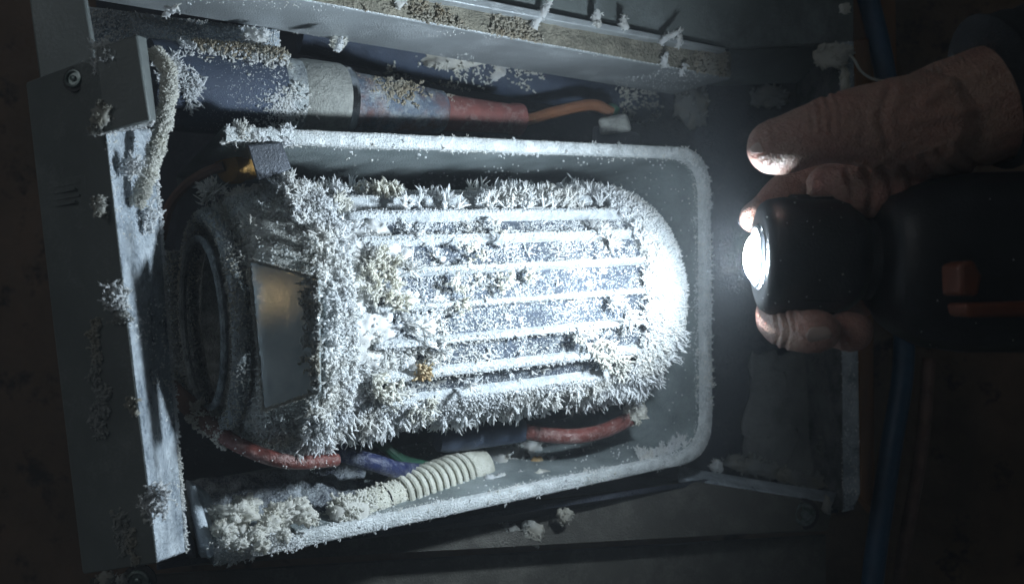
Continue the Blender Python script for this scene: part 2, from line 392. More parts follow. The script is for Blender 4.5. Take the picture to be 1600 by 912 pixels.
# left: front flange, its folded inner face, outer side
lf = MB().slab([PL(42, 128, 0.026), PL(150, 88, 0.001), PL(166, 205, 0), PL(206, 560, 0), PL(246, 880, 0), PL(131, 897, 0.024), PL(84, 500, 0.026)], (-0.002, 0.003, 0)).build("left_flange", "panel_metal", cab, bevel=0.0012)
ls = MB().hexa([PL(164, 200, 0.0005), PL(238, 203, 0.05), PL(290, 862, 0.05), PL(246, 878, 0.0005)], [PL(158, 200, 0.005), PL(226, 200, 0.056), PL(276, 866, 0.056), PL(240, 880, 0.005)]).build("left_side_wall", "icy_metal", cab, bevel=0.0008)
lo = MB().slab([PL(40, -40, 0.03), PL(126, -40, 0.03), PL(154, 120, 0.03), PL(62, 130, 0.03)], (0, 0.004, 0)).build("outer_side_panel", "panel_metal", cab, bevel=0.001)
tab = MB().hexa([PL(150, 76, -0.006), PL(214, 53, -0.006), PL(236, 190, -0.006), PL(160, 208, -0.006)], [PL(152, 80, 0.004), PL(229, 58, 0.010), PL(245, 190, 0.010), PL(166, 206, 0.004)]).build("mounting_tab", "panel_metal", cab, bevel=0.001)
it = MB().slab([P(122, 8, 0.062), P(430, 46, 0.085), P(430, 84, 0.085), P(126, 70, 0.062)], (0.002, 0.004, 0)).build("inner_top_wall", "icy_metal", cab, bevel=0.001)
il = MB().slab([P(126, 14, 0.06), P(262, 55, 0.075), P(252, 214, 0.075), P(158, 214, 0.06)], (0.0, 0.004, 0)).build("inner_corner_plate", "icy_metal", cab, bevel=0.001)
# beam across the top
beam = MB().slab(M4([(60, -140), (1142, 80), (1142, 124), (60, -75)], 0.003), M.v * 0.062).build("top_beam", "beam_metal", cab, bevel=0.0015)
dust = MB()
NX, NZ = 90, 10
g = []
for j in range(NZ + 1):
    for i in range(NX + 1):
        x = 60 + 1080 * i / NX; y0 = -138 + 0.2033 * (x - 60); y1 = -77 + 0.1839 * (x - 60)
        p = M.at(x, y0 + (y1 - y0) * j / NZ, 0.0025)
        k = mnoise.noise(Vector(p) * 90) * 0.6 + mnoise.noise(Vector(p) * 260) * 0.5 + mnoise.noise(Vector(p) * 600) * 0.35
        e = min(1, j / 1.5, (NZ - j) / 1.5)
        g.append(p - M.v * (0.0006 + e * max(0, 0.0012 + 0.0022 * k)))
dust.add(g, [(j * (NX + 1) + i, (j + 1) * (NX + 1) + i, (j + 1) * (NX + 1) + i + 1, j * (NX + 1) + i + 1) for j in range(NZ) for i in range(NX)])
dust = dust.build("dust_layer", "dusty_metal", cab, smooth=180)
lip = MB().slab(M4([(560, -41), (1134, 75), (1134, 82), (560, -24)], -0.007), M.v * 0.0095).build("beam_lip", "beam_metal", cab, bevel=0.0008)
up = MB().slab(M4([(200, -330), (1334, -330), (1334, 66), (1140, 76), (200, -114)], -0.001), M.v * 0.004).build("upper_panel", "upper_metal", cab, bevel=0.001)
ceil_ = MB().hexa([P(1140, 80, 0.27), P(1320, 68, 0.27), P(1318, 128, 0.322), P(1110, 135, 0.322)], [P(1140, 76, 0.275), P(1320, 64, 0.275), P(1318, 122, 0.322), P(1110, 130, 0.322)]).build("right_top_wall", "upper_metal", cab, bevel=0.0008)
# right flange
rf = MB().slab([P(1312, 66, 0.25), P(1334, 64, 0.25), P(1344, 772, 0.25), P(1333, 796, 0.25), P(1318, 800, 0.25)], (0.001, 0.004, 0)).build("right_flange", "icy_metal", cab, bevel=0.001)
rs = MB().hexa([P(1313, 70, 0.254), P(1319, 798, 0.254), P(1250, 780, 0.322), P(1245, 110, 0.322)], [P(1330, 70, 0.254), P(1335, 796, 0.254), P(1262, 780, 0.322), P(1257, 110, 0.322)]).build("right_side_wall", "stained_wall", cab)
ro = MB().hexa([P(1336, 66, 0.252), P(1362, 60, 0.31), P(1366, 800, 0.31), P(1346, 775, 0.252)], [P(1330, 66, 0.254), P(1350, 60, 0.31), P(1354, 800, 0.31), P(1336, 775, 0.254)]).build("outer_right_side", "orange_panel", cab)
# bottom front panel and the ledge above it
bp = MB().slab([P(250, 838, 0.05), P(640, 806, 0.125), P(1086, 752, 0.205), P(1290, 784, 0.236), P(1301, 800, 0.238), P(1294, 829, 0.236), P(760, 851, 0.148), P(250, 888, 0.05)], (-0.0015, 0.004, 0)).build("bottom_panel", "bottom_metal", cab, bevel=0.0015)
lg = MB().hexa([P(1060, 745, 0.205), P(1300, 784, 0.2385), P(1306, 768, 0.258), P(1060, 728, 0.235)], [P(1060, 753, 0.206), P(1300, 790, 0.2395), P(1306, 775, 0.258), P(1060, 735, 0.235)]).build("bottom_ledge", "icy_metal", cab, bevel=0.0008)
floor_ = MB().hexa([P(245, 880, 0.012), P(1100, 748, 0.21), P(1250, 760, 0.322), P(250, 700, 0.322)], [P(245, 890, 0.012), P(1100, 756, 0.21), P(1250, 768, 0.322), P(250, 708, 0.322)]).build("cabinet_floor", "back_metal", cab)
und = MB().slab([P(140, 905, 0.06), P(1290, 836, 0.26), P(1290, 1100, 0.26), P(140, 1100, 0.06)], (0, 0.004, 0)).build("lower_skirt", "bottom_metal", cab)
# embossed plate on the flange
ep = MB().slab([PL(74, 283, 0.0226), PL(132, 272, 0.0091), PL(138, 328, 0.0093), PL(80, 338, 0.0228)], (0, 0.0014, 0)).build("embossed_plate", "panel_metal", cab, bevel=0.0004)
for k in range(4):
    y = 290 + k * 10; x1 = 124 - 7 * (k % 2)
    MB().slab([PL(82 + k, y, 0.0206), PL(x1, y - 7, 0.0108), PL(x1, y - 3.5, 0.0108), PL(82 + k, y + 3.5, 0.0206)], (0, 0.001, 0)).build("embossed_bar", "panel_metal", cab)

def screw(px, py, y, r, tilt=0.0):
    c = P(px, py, y); R = pxr(r, y); ax = np.array((tilt, -1, 0.1))
    h = MB().lathe(c, ax, [(-0.001, R), (0.25 * R, R), (0.38 * R, R * 0.92), (0.42 * R, R * 0.72), (0.2 * R, R * 0.66), (0.2 * R, R * 0.34), (0.42 * R, R * 0.30), (0.5 * R, R * 0.1)], 24).build("screw", "screw_steel", cab, smooth=40)
    MB().lathe(c, ax, [(-0.0012, R * 1.35), (0.08 * R, R * 1.35), (0.1 * R, R * 1.05)], 24).build("washer", "black_rubber", h)
screw(117, 124, -0.0435, 15, -0.2); screw(1255, 802, 0.23, 18); screw(217, 908, 0.045, 20)

# ================================================================== tray
tray = thing("housing_tray", "pale deep-walled metal tray with rounded corners around the frozen motor", "tray", M.at(700, 850, 0.06))
def uw(px, py): q = M.at(px, py, 0) - M.o; return np.array((np.dot(q, M.u), np.dot(q, M.w)))
TL, TR, BR, BL = uw(352, 197), uw(1110, 232), uw(1114, 716), uw(335, 884)
def rounded(inset, rad):
    tl, tr, br, bl = TL + (0, -inset), TR + (-inset, -inset), BR + (-inset, inset), BL + (0, inset)
    out = [tl + (tr - tl) * k / 16 for k in range(16)]
    def corner(a, b, c):
        d1, d2 = nrm(a - b), nrm(c - b); p1, p2 = b + d1 * rad, b + d2 * rad; res = []
        for k in range(11):
            t = k / 10; res.append(p1 * (1 - t) ** 2 + 2 * b * t * (1 - t) + p2 * t * t)
        return res
    e1 = corner(tl, tr, br); e2 = corner(tr, br, bl)
    return out[:-1] + e1 + [e1[-1] + (e2[0] - e1[-1]) * k / 12 for k in range(1, 12)] + e2 + [e2[-1] + (bl - e2[-1]) * k / 20 for k in range(1, 21)]
TD = 0.115
def ring3(out, v): return [M.pt(a, v, b) for a, b in out]
o_f, i_f, i_m, i_b, o_b = rounded(0, 0.030), rounded(0.0075, 0.026), rounded(0.010, 0.026), rounded(0.020, 0.034), rounded(0.013, 0.036)
def loft(rs, mat, name, bevel=0):
    mb = MB(); n = len(rs[0])
    for r in rs: mb.v += [np.asarray(p) for p in r]
    for j in range(len(rs) - 1):
        for i in range(n - 1): mb.f.append((j * n + i, j * n + i + 1, (j + 1) * n + i + 1, (j + 1) * n + i))
    return mb.build(name, mat, tray, smooth=50)
shell = loft([ring3(o_f, 0.004), ring3(i_f, 0.004), ring3(i_m, 0.03), ring3(i_b, TD), ring3(o_b, TD + 0.003), ring3(o_f, 0.004)], "tray_metal", "tray_shell")
rim = loft([ring3(o_f, 0.0038), ring3(o_f, 0.0004), ring3(rounded(0.0008, 0.0295), -0.0004), ring3(rounded(0.0066, 0.0265), -0.0004), ring3(i_f, 0.0004), ring3(rounded(0.0078, 0.026), 0.012)], "rim_frost", "tray_rim")
tb = MB(); n = len(i_b); tb.v = [M.pt(a, TD - 0.0005, b) for a, b in i_b]; tb.f = [tuple(range(n))]
tb.build("tray_back", "dark_metal", tray, smooth=0)
# bracket inside the top left of the tray
MB().hexa([M.at(386, 226, -0.004), M.at(440, 222, -0.004), M.at(456, 264, -0.004), M.at(404, 284, -0.004)], [M.at(386, 226, 0.02), M.at(440, 222, 0.02), M.at(456, 264, 0.02), M.at(404, 284, 0.02)]).build("tray_bracket", "dark_metal", tray, bevel=0.0008)

# ================================================================== motor
AX0 = P(450, 495, 0.05)                       # centre of the front flange
mot = thing("electric_motor", "finned electric motor thickly overgrown with white frost needles", "motor", AX0 - M.w * 0.07)
RB, RF = 0.0625, 0.0690
LEN = 0.205
ex = M.u; ey = -M.v; ez = M.w                # ey points to the viewer
def mp(t, phi, r):                           # phi measured from the viewer side, up positive
    t, phi, r = np.broadcast_arrays(np.asarray(t, float), np.asarray(phi, float), np.asarray(r, float))
    nn = np.cos(phi)[..., None] * ey + np.sin(phi)[..., None] * ez
    return AX0 + t[..., None] * ex + r[..., None] * nn, nn
body = MB().lathe(AX0, M.u, [(0.004, 0.02), (0.004, RB), (0.1, RB), (LEN, RB), (LEN + 0.001, 0.02)], 96).build("motor_body", "motor_steel", mot)
NF = 22
fin_phi = [math.radians(3.0 - 16.36 * k) for k in range(NF)]
for k, ph in enumerate(fin_phi):
    mb = MB(); nt = 46; prof = [(-1, -0.3), (-0.95, 0.45), (-0.55, 0.9), (0, 1.05), (0.55, 0.9), (0.95, 0.45), (1, -0.3)]; n = len(prof)
    low = -1.25 < ph < -0.75 or ph < -5.0
    hw = 0.0020; hh = RF - RB
    for i in range(nt + 1):
        t = 0.022 + (LEN + 0.004 - 0.022) * i / nt
        for (a, b) in prof:
            c = 1 + 0.16 * mnoise.noise(Vector((t * 240, k * 7.1, a * 1.3))) + 0.1 * mnoise.noise(Vector((t * 700, k * 3.1, a * 2)))
            p, nn = mp(t, ph + a * hw * c / RB, RB + b * hh * c); mb.v.append(p)
    for i in range(nt):
        for j in range(n - 1): mb.f.append((i * n + j, i * n + j + 1, (i + 1) * n + j + 1, (i + 1) * n + j))
    mb.f.append(tuple(range(n))); mb.f.append(tuple(nt * n + j for j in range(n)))
    mb.build("fin", "fin_frost", mot, smooth=180)
flange = MB().lathe(AX0, M.u, [(-0.004, 0.05), (-0.006, 0.070), (-0.002, 0.073), (0.006, 0.073), (0.010, 0.071), (0.012, RB - 0.002), (0.010, 0.05)], 80, closed=True).build("front_flange", "rim_frost", mot)
bell = MB().lathe(AX0, M.u, [(0.0, 0.0705), (-0.010, 0.0705), (-0.022, 0.0695), (-0.030, 0.066), (-0.0345, 0.060), (-0.035, 0.047), (0.0, 0.045), (0.003, 0.03)], 72).build("end_bell", "bell_frost", mot)
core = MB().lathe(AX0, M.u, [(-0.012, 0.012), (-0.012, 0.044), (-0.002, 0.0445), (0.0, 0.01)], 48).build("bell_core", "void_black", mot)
rc = AX0 - M.u * 0.041
hoop = MB().lathe(rc, M.u, [(0.0045 * math.cos(a), 0.0555 + 0.0042 * math.sin(a)) for a in np.linspace(0, 2 * math.pi, 12, endpoint=False)], 72, closed=True).build("cowl_ring", "ring_metal", mot)
hoop2 = MB().lathe(rc - M.u * 0.001 + M.v * 0.0, M.u, [(-0.004 + 0.002 * math.cos(a), 0.044 + 0.0020 * math.sin(a)) for a in np.linspace(0, 2 * math.pi, 8, endpoint=False)], 60, closed=True).build("inner_ring", "ring_metal", mot)
for k in range(6):                            # struts that carry the ring on the bell
    p0, _ = mp(-0.030, k * math.pi / 3 + 0.3, 0.055); p1, _ = mp(-0.041, k * math.pi / 3 + 0.3, 0.0555)
    MB().tube([p0, p1], 0.003, 8).build("ring_strut", "ring_metal", mot)
# rear end bell: thick frost-caked cap
rear = MB().lathe(AX0, M.u, [(LEN - 0.001, RB * 0.5), (LEN - 0.001, RF + 0.0015), (LEN + 0.010, RF + 0.0025), (LEN + 0.021, RF + 0.001), (LEN + 0.030, RF - 0.005), (LEN + 0.0345, RF - 0.016), (LEN + 0.036, 0.02)], 72).build("rear_end_bell", "rim_frost", mot)
# plate in front of the end bell
A, B, C_, D_ = P(389, 405, -0.022), P(496, 434, -0.036), P(498, 612, -0.034), P(412, 641, -0.024)
pn = nrm(np.cross(B - A, D_ - A)); pn = pn if pn[1] > 0 else -pn
_r = np.array(((498 - 800) / F, 1, (456 - 612) / F)); _c = np.array((0, -CD, 0)); C_ = _c + _r * (np.dot(A - _c, pn) / np.dot(_r, pn))
_r = np.array(((425 - 800) / F, 1, (456 - 462) / F)); gpp = _c + _r * (np.dot(A - _c, pn) / np.dot(_r, pn))
plate = MB().slab([A, B, C_, D_], pn * 0.0025).build("terminal_plate", "plate_metal", mot, bevel=0.0008)
gp = gpp; gd = nrm(gp - np.array((0, -CD, 0))); gr = gd - 2 * np.dot(gd, pn) * pn
lamp("warm_bulb", 'POINT', gp + gr * 0.55, 0.013, (1.0, 0.62, 0.26), shadow_soft_size=0.006)

# ================================================================== pipes and hoses
def lathe_path(name, mat, parent, a, b, stops, seg=32):
    a, b = np.asarray(a), np.asarray(b); L = np.linalg.norm(b - a)
    return MB().lathe(a, b - a, [(t * L, r) for t, r in stops], seg).build(name, mat, parent)
pa, pb = P(236, 132, 0.045), P(800, 186, 0.17)
pipe = thing("tapered_pipe", "thick dark blue pipe narrowing to a red cone behind the mounting tab", "pipe", pa)
def pxt(px):                                   # parameter along the pipe whose picture falls on px
    k = (px - 800) / F; return (k * (CD + pa[1]) - pa[0]) / ((pb[0] - pa[0]) - k * (pb[1] - pa[1]))
def pst(px, r): t = pxt(px); return (t, r * (CD + pa[1] + (pb[1] - pa[1]) * t) / F)
s1 = lathe_path("pipe_sleeve", "pipe_blue", pipe, pa, pb, [pst(232, 20), pst(232, 70), pst(420, 66), pst(432, 62), pst(432, 20)])
s2 = lathe_path("pipe_wrap", "pipe_grey", pipe, pa, pb, [pst(425, 30), pst(425, 61), pst(462, 60), pst(462, 30)])
s3 = lathe_path("pipe_collar", "pipe_collar", pipe, pa, pb, [pst(462, 30), pst(462, 60), pst(468, 62), pst(524, 60), pst(530, 57), pst(530, 30)])
s4 = lathe_path("pipe_clip", "chrome", pipe, pa, pb, [pst(531, 30), pst(531, 55), pst(537, 57), pst(542, 55), pst(542, 30)])
s5 = lathe_path("pipe_taper", "pipe_taper", pipe, pa, pb, [pst(541, 30), pst(541, 50), pst(600, 44), pst(686, 33), pst(690, 29), pst(690, 10)])
s6 = lathe_path("pipe_cone", "pipe_red", pipe, pa, pb, [pst(688, 10), pst(688, 29), pst(740, 26), pst(795, 23), pst(800, 25), pst(812, 25), pst(814, 10)])
p2 = thing("rear_pipe", "dark pipe with yellowish frost lying under the top beam", "pipe", P(560, 70, 0.24))
rp = MB().tube([P(470, 50, 0.16), P(640, 84, 0.19), P(800, 118, 0.22), P(900, 140, 0.25), P(1010, 164, 0.33)], [pxr(34, 0.16), pxr(36, 0.19), pxr(34, 0.22), pxr(31, 0.25), pxr(28, 0.33)], 24).build("pipe_tube", "pipe_blue", p2)
wr = MB().tube(spline([P(800, 190, 0.172), P(830, 186, 0.18), P(870, 174, 0.19), P(925, 164, 0.20), P(956, 176, 0.205)], 30), pxr(9, 0.19), 10).build("insulated_wire", "wire_orange", None)
tag(wr, "thin orange-brown wire arching to a connector above the tray", "wire")
cn = thing("wire_connector", "small cream connector block with dark base above the tray's far corner", "connector", P(962, 222, 0.20))
MB().hexa([P(934, 186, 0.192), P(978, 178, 0.192), P(986, 206, 0.192), P(938, 212, 0.192)], [P(936, 184, 0.21), P(980, 176, 0.21), P(988, 204, 0.21), P(940, 210, 0.21)]).build("connector_block", "pipe_collar", cn, bevel=0.002)
MB().hexa([P(926, 196, 0.196), P(1000, 208, 0.196), P(1002, 236, 0.196), P(926, 236, 0.196)], [P(926, 196, 0.22), P(1000, 208, 0.22), P(1002, 236, 0.22), P(926, 236, 0.22)]).build("connector_base", "dark_metal", cn, bevel=0.003)
MB().lathe(P(955, 176, 0.208), (0.3, 0, 1), [(-0.003, 0.006), (0.004, 0.0055), (0.006, 0.003)], 12).build("wire_gland", "wire_green", cn)

fc = thing("frosted_cable", "thin cable furred with cream frost hanging inside the mounting tab", "cable", P(232, 300, 0.035))
fcp = spline([P(243, 82, 0.010), P(264, 118, -0.004), P(258, 180, -0.022), P(242, 240, -0.030), P(226, 290, -0.034), P(214, 318, -0.034)], 40)
fct = MB().tube(fcp, [pxr(8 + 2.5 * math.sin(i * 1.7) * math.sin(i * .6), 0.03) for i in range(41)], 10).build("cable_core", "frost_cream", fc, smooth=180)
cap = thing("brass_cap", "round brass plug with a thin lead beside the tray bracket", "plug", P(368, 290, 0.06))
ca = nrm(P(402, 256, 0.075) - P(358, 260, 0.055))
MB().lathe(P(358, 260, 0.055), ca, [(-0.003, 0.004), (-0.002, 0.0085), (0.0, 0.0098), (0.006, 0.0100), (0.007, 0.0086), (0.016, 0.0086), (0.018, 0.004)], 28).build("plug_body", "brass", cap)
MB().tube(spline([P(350, 260, 0.052), P(325, 268, 0.052), P(292, 288, 0.055), P(265, 322, 0.06), P(252, 372, 0.07)], 20), pxr(8, 0.055), 8).build("plug_lead", "hose_brown", cap)
lh = MB().tube(spline([P(266, 395, 0.085), P(268, 470, 0.085), P(280, 550, 0.085), P(306, 610, 0.085), P(345, 660, 0.09), P(400, 690, 0.1)], 30), pxr(17, 0.085), 14).build("grey_hose", "ring_metal", None)
tag(lh, "dim grey frosted hose curving down behind the motor's front ring", "hose")

rh = thing("red_hose", "red hose with a frost collar curving under the motor's front end", "hose", P(330, 660, 0.04))
MB().tube(spline([P(238, 575, 0.07), P(272, 612, 0.055), P(312, 648, 0.025), P(345, 676, 0.012)], 18), [pxr(15, 0.05)] * 19, 14).build("hose_tail", "hose_brown", rh)
rht = MB().tube(spline([P(340, 672, 0.0122), P(368, 692, 0.006), P(420, 714, 0.006), P(470, 722, 0.014), P(525, 718, 0.035)], 26), [pxr(12.5 - 1.5 * i / 26, 0.01) for i in range(27)], 16).build("hose_body", "hose_red", rh)
hb = MB().tube(spline([P(520, 702, 0.075), P(560, 716, 0.075), P(590, 724, 0.078), P(625, 734, 0.095), P(690, 738, 0.15)], 20), pxr(14, 0.075), 14).build("blue_hose", "hose_blue", None)
tag(hb, "short blue hose end below the motor's front flange", "hose")
hg = MB().tube(spline([P(585, 685, 0.10), P(605, 700, 0.10), P(633, 720, 0.11), P(690, 732, 0.15)], 14), pxr(9, 0.1), 10).build("green_wire", "wire_green", None)
tag(hg, "green wire poking out beside the blue hose end", "wire")
r2 = thing("red_tube", "red tube with dark sleeve and frosted fitting under the motor's far end", "tube", M.at(860, 700, 0.014))
MB().tube([M.at(684, 690, 0.045), M.at(700, 688, 0.045), M.at(815, 672, 0.032), M.at(822, 671, 0.031)], [0.0062, 0.0078, 0.0078, 0.0062], 20).build("tube_sleeve", "pipe_blue", r2)
MB().tube(spline([M.at(812, 672, 0.032), M.at(850, 679, 0.022), M.at(900, 681, 0.012), M.at(945, 672, 0.012), M.at(986, 653, 0.013)], 24), 0.0050, 14).build("tube_body", "hose_red", r2)
fit = MB().add(*lump(M.at(992, 645, 0.012), 0.0072, 4.4, 3, 0.3)).build("tube_fitting", "frost_cream", r2, smooth=180)

cd = thing("conduit", "cream ribbed conduit fitting lying on the tray floor", "conduit", M.at(650, 800, 0.03))
c0, c1 = M.at(530, 806, 0.012), M.at(742, 733, 0.050)
cl = np.linalg.norm(c1 - c0); cx = (c1 - c0) / cl
ctb = MB().lathe(c0, cx, [(0.0, 0.004), (0.0, 0.0078), (0.18 * cl, 0.0085), (0.2 * cl, 0.0094), (0.35 * cl, 0.0096), (0.36 * cl, 0.0098), (0.88 * cl, 0.0108), (0.88 * cl, 0.004)], 32).build("conduit_tube", "cream_plastic", cd)
for k in range(10):
    t = (0.40 + 0.05 * k) * cl; r = 0.0116 + 0.0002 * k
    MB().lathe(c0 + cx * t, cx, [(0.0019 * math.cos(a) , r + 0.0015 * math.sin(a)) for a in np.linspace(0, 2 * math.pi, 8, endpoint=False)], 32, closed=True).build("conduit_rib", "cream_plastic", cd)
ce = MB().lathe(c0 + cx * 0.885 * cl, cx, [(0, 0.006), (0, 0.0138), (0.002, 0.0150), (0.014, 0.0154), (0.017, 0.0142), (0.018, 0.009), (0.010, 0.0085), (0.010, 0.002)], 32).build("conduit_cap", "cream_plastic", cd)
gro = MB().lathe(c0 + cx * 0.27 * cl, cx, [(0, 0.0095), (0.0003, 0.0099), (0.0012, 0.0099), (0.0015, 0.0095)], 32, closed=True).build("conduit_groove", "void_black", cd)
for k in range(3):
    q = c0 + cx * (0.31 + 0.012 * k) * cl + nrm(np.array((0.15, -1, 0.45))) * 0.0094
    MB().slab([q, q + cx * 0.0007, q + cx * 0.0007 + (0, 0.0004, -0.003 + 0.0005 * k), q + (0, 0.0004, -0.003)], (0, -0.0003, 0.0001)).build("printed_mark", "void_black", cd)

cb = thing("corner_bracket", "icy blue-white corner bracket at the cabinet's lower left", "bracket", P(312, 870, 0.02))
MB().hexa([P(287, 742, 0.03), P(318, 770, 0.022), P(340, 862, 0.014), P(312, 877, 0.010)], [P(290, 746, 0.05), P(330, 770, 0.05), P(352, 856, 0.05), P(314, 872, 0.05)]).build("bracket_plate", "ice_plastic", cb, bevel=0.004)
MB().hexa([P(270, 778, 0.018), P(284, 770, 0.018), P(308, 872, 0.010), P(286, 868, 0.010)], [P(270, 778, 0.05), P(284, 770, 0.05), P(308, 872, 0.05), P(286, 868, 0.05)]).build("bracket_shadow_gap", "dark_metal", cb, bevel=0.002)  # dark block put where only a shadow gap lies beside the bracket
MB().tube([P(300, 760, 0.022), P(309, 800, 0.018), P(322, 850, 0.0115), P(332, 868, 0.011)], [pxr(6, 0.02), pxr(9, 0.02), pxr(10, 0.012), pxr(8, 0.011)], 12).build("bracket_bead", "ice_plastic", cb)

# crumpled foil in the lower left of the cabinet
def heap(name, mat, org_px, quad, v, amp, nx=44, ny=22, seed=1.0, freq=60, edge=0.2, ragged=0.02):
    mb = MB(); a, b, c, d = [np.asarray(q) for q in quad]
    for j in range(ny + 1):
        for i in range(nx + 1):
            s, t = i / nx, j / ny; wob = 0.06 * mnoise.noise(Vector((s * 5, t * 5, seed)))
            p = (a * (1 - s) + b * s) * (1 - t) + (d * (1 - s) + c * s) * t
            q = Vector(p) * freq + Vector((seed, 0, 0))
            k = mnoise.noise(q) + 0.55 * abs(mnoise.noise(q * 2.1)) * 2 - 0.3 + 0.3 * mnoise.noise(q * 5)
            e = min(1, min(s, 1 - s) / edge, min(t, 1 - t) / edge)
            mb.v.append(p + np.array((wob, 0, wob)) * ragged + np.asarray(v) * amp * (k * e + e))
    for j in range(ny):
        for i in range(nx): mb.f.append((j * (nx + 1) + i, j * (nx + 1) + i + 1, (j + 1) * (nx + 1) + i + 1, (j + 1) * (nx + 1) + i))
    o = mb.build(name, mat, None, smooth=180)
    sm = o.modifiers.new('s', 'SOLIDIFY'); sm.thickness = 0.0006
    return o
foil = heap("crumpled_insulation", "fabric_foil", None, [P(296, 752, 0.085), P(575, 716, 0.13), P(560, 800, 0.07), P(306, 850, 0.035)], (0, -0.3, 0.7), 0.007, seed=3.0, freq=75)
tag(foil, "crumpled dark insulation dusted with frost under the red hose", "insulation")
peel = heap("peeled_sheet", "sheet_pale", None, [P(1176, 548, 0.318), P(1345, 540, 0.318), P(1318, 782, 0.30), P(1158, 752, 0.306)], (0.0, -1, 0), 0.0045, seed=8.0, freq=28, edge=0.08, ragged=0.35)
tag(peel, "pale torn sheet hanging on the cabinet back below the fingers", "sheet")

# cable and strip on the right
bc = MB().tube(spline([P(1340, -60, 0.30), P(1362, 20, 0.30), P(1382, 110, 0.30), P(1390, 190, 0.30), P(1408, 360, 0.30), P(1412, 560, 0.30), P(1392, 700, 0.29), P(1370, 850, 0.28), P(1358, 960, 0.27)], 50), [pxr(16, 0.3)] * 51, 16).build("blue_cable", "cable_blue", None)
tag(bc, "blue cable running down the right side behind the hand", "cable")
ob = MB().slab([P(1332, -60, 0.335), P(1398, -60, 0.335), P(1404, 240, 0.335), P(1340, 240, 0.335)], (0, 0.003, 0)).build("orange_strip", "orange_panel", None, bevel=0.0008)
tag(ob, "rusty orange strip behind the blue cable at the upper right", "strip")
th = MB().tube(spline([P(1308, 84, 0.245), P(1330, 88, 0.245), P(1344, 110, 0.25), P(1360, 122, 0.255), P(1382, 128, 0.26)], 20), pxr(2.2, 0.25), 6).build("loose_thread", "frost_cream", None)
tag(th, "thin pale thread dangling from the cabinet's upper right edge", "thread")
br2 = MB().tube(spline([P(1452, 560, 0.31), P(1440, 700, 0.31), P(1412, 860, 0.31), P(1400, 960, 0.31)], 20), pxr(10, 0.31), 10).build("brown_cable", "hose_brown", None)
tag(br2, "thin brown cable just right of the blue cable", "cable")

# ================================================================== torch
tor = thing("flashlight", "black flashlight with lit white lens pointing at the motor", "flashlight", P(1300, 500, 0.0))
def tprof(pts, py, y0=TY, slope=0.0):
    base = P(1170, py, y0)
    return base, [((px - 1170) * (CD + y0) / F, r * (CD + y0) / F) for px, r in pts]
tax = nrm(np.array((1.0, -0.06, 0.0)))
b, pr = tprof([(1196, 44), (1184, 52), (1185, 72), (1189, 83), (1198, 89), (1215, 92), (1290, 93), (1312, 88), (1330, 74), (1345, 60)], 401)
hd = MB().lathe(b, tax, pr, 56).build("flashlight_head", "black_plastic", tor, smooth=40)
b, pr = tprof([(1196, 30), (1180, 50), (1178, 46), (1181, 43), (1190, 40)], 401)
MB().lathe(b, tax, pr, 48).build("bezel", "chrome", tor)
b, pr = tprof([(1191, 39), (1184, 39), (1178, 37), (1172, 32), (1167.5, 24), (1164.5, 14), (1163.7, 6), (1163.5, 1)], 403)
MB().lathe(b, tax, pr, 40).build("lens", "led_lens", tor, smooth=180)
b, pr = tprof([(1330, 40), (1330, 66), (1350, 64), (1400, 70), (1400, 40)], 404)
MB().lathe(b, tax, pr, 40).build("flashlight_neck", "black_rubber", tor)
b, pr = tprof([(1358, 50), (1360, 82), (1366, 88), (1374, 90), (1380, 86), (1382, 60)], 404)
MB().lathe(b, tax, pr, 48).build("collar", "sheen_rubber", tor)  # ring added to carry the sheen arc in its lighter colour
for k in range(16):                           # grip ribs round the head
    a = 2 * math.pi * k / 16; c_ = P(1262, 401, TY) + np.array((0, math.cos(a), math.sin(a))) * pxr(92.5, TY)
    MB().tube([c_ + tax * pxr(-30, TY), c_ + tax * pxr(-26, TY), c_ + tax * pxr(26, TY), c_ + tax * pxr(30, TY)], [0.0006, 0.0014, 0.0014, 0.0006], 8).build("grip_rib", "black_rubber", tor, smooth=180)
# rear body: lathe with an oval section
bd = MB(); seg = 40
sec = [(1372, 402, 62, 56), (1374, 404, 84, 72), (1384, 408, 100, 84), (1402, 411, 112, 92), (1440, 412, 130, 98), (1500, 411, 139, 100), (1600, 410, 141, 100), (1760, 410, 140, 100)]
for (px, py, rz, ry) in sec:
    yy = TY - 0.06 * (px - 1170) * CD / F - 0.012; c = P(px, py, yy); k = (CD + yy) / F
    for i in range(seg):
        a = 2 * math.pi * i / seg; ca_, sa_ = math.cos(a), math.sin(a)
        ca_ = math.copysign(abs(ca_) ** 0.75, ca_); sa_ = math.copysign(abs(sa_) ** 0.75, sa_)
        bd.v.append(c + np.array((0, ry * k * ca_, rz * k * sa_)))
for j in range(len(sec) - 1):
    for i in range(seg): bd.f.append((j * seg + i, j * seg + (i + 1) % seg, (j + 1) * seg + (i + 1) % seg, (j + 1) * seg + i))
bd.f.append(tuple(range(seg))); bd.f.append(tuple((len(sec) - 1) * seg + i for i in range(seg)))
bd = bd.build("flashlight_body", "black_plastic", tor, smooth=45)
yo = TY - 0.0715
MB().slab([P(1500, 412, yo), P(1522, 405, yo), P(1536, 430, yo), P(1530, 462, yo), P(1502, 462, yo)], (0, 0.016, 0)).build("switch_button", "torch_orange", tor, bevel=0.0015)
MB().slab([P(1508, 474, yo), P(1640, 470, yo), P(1640, 494, yo), P(1514, 496, yo)], (0, 0.016, 0)).build("grip_stripe", "torch_orange", tor, bevel=0.0015)

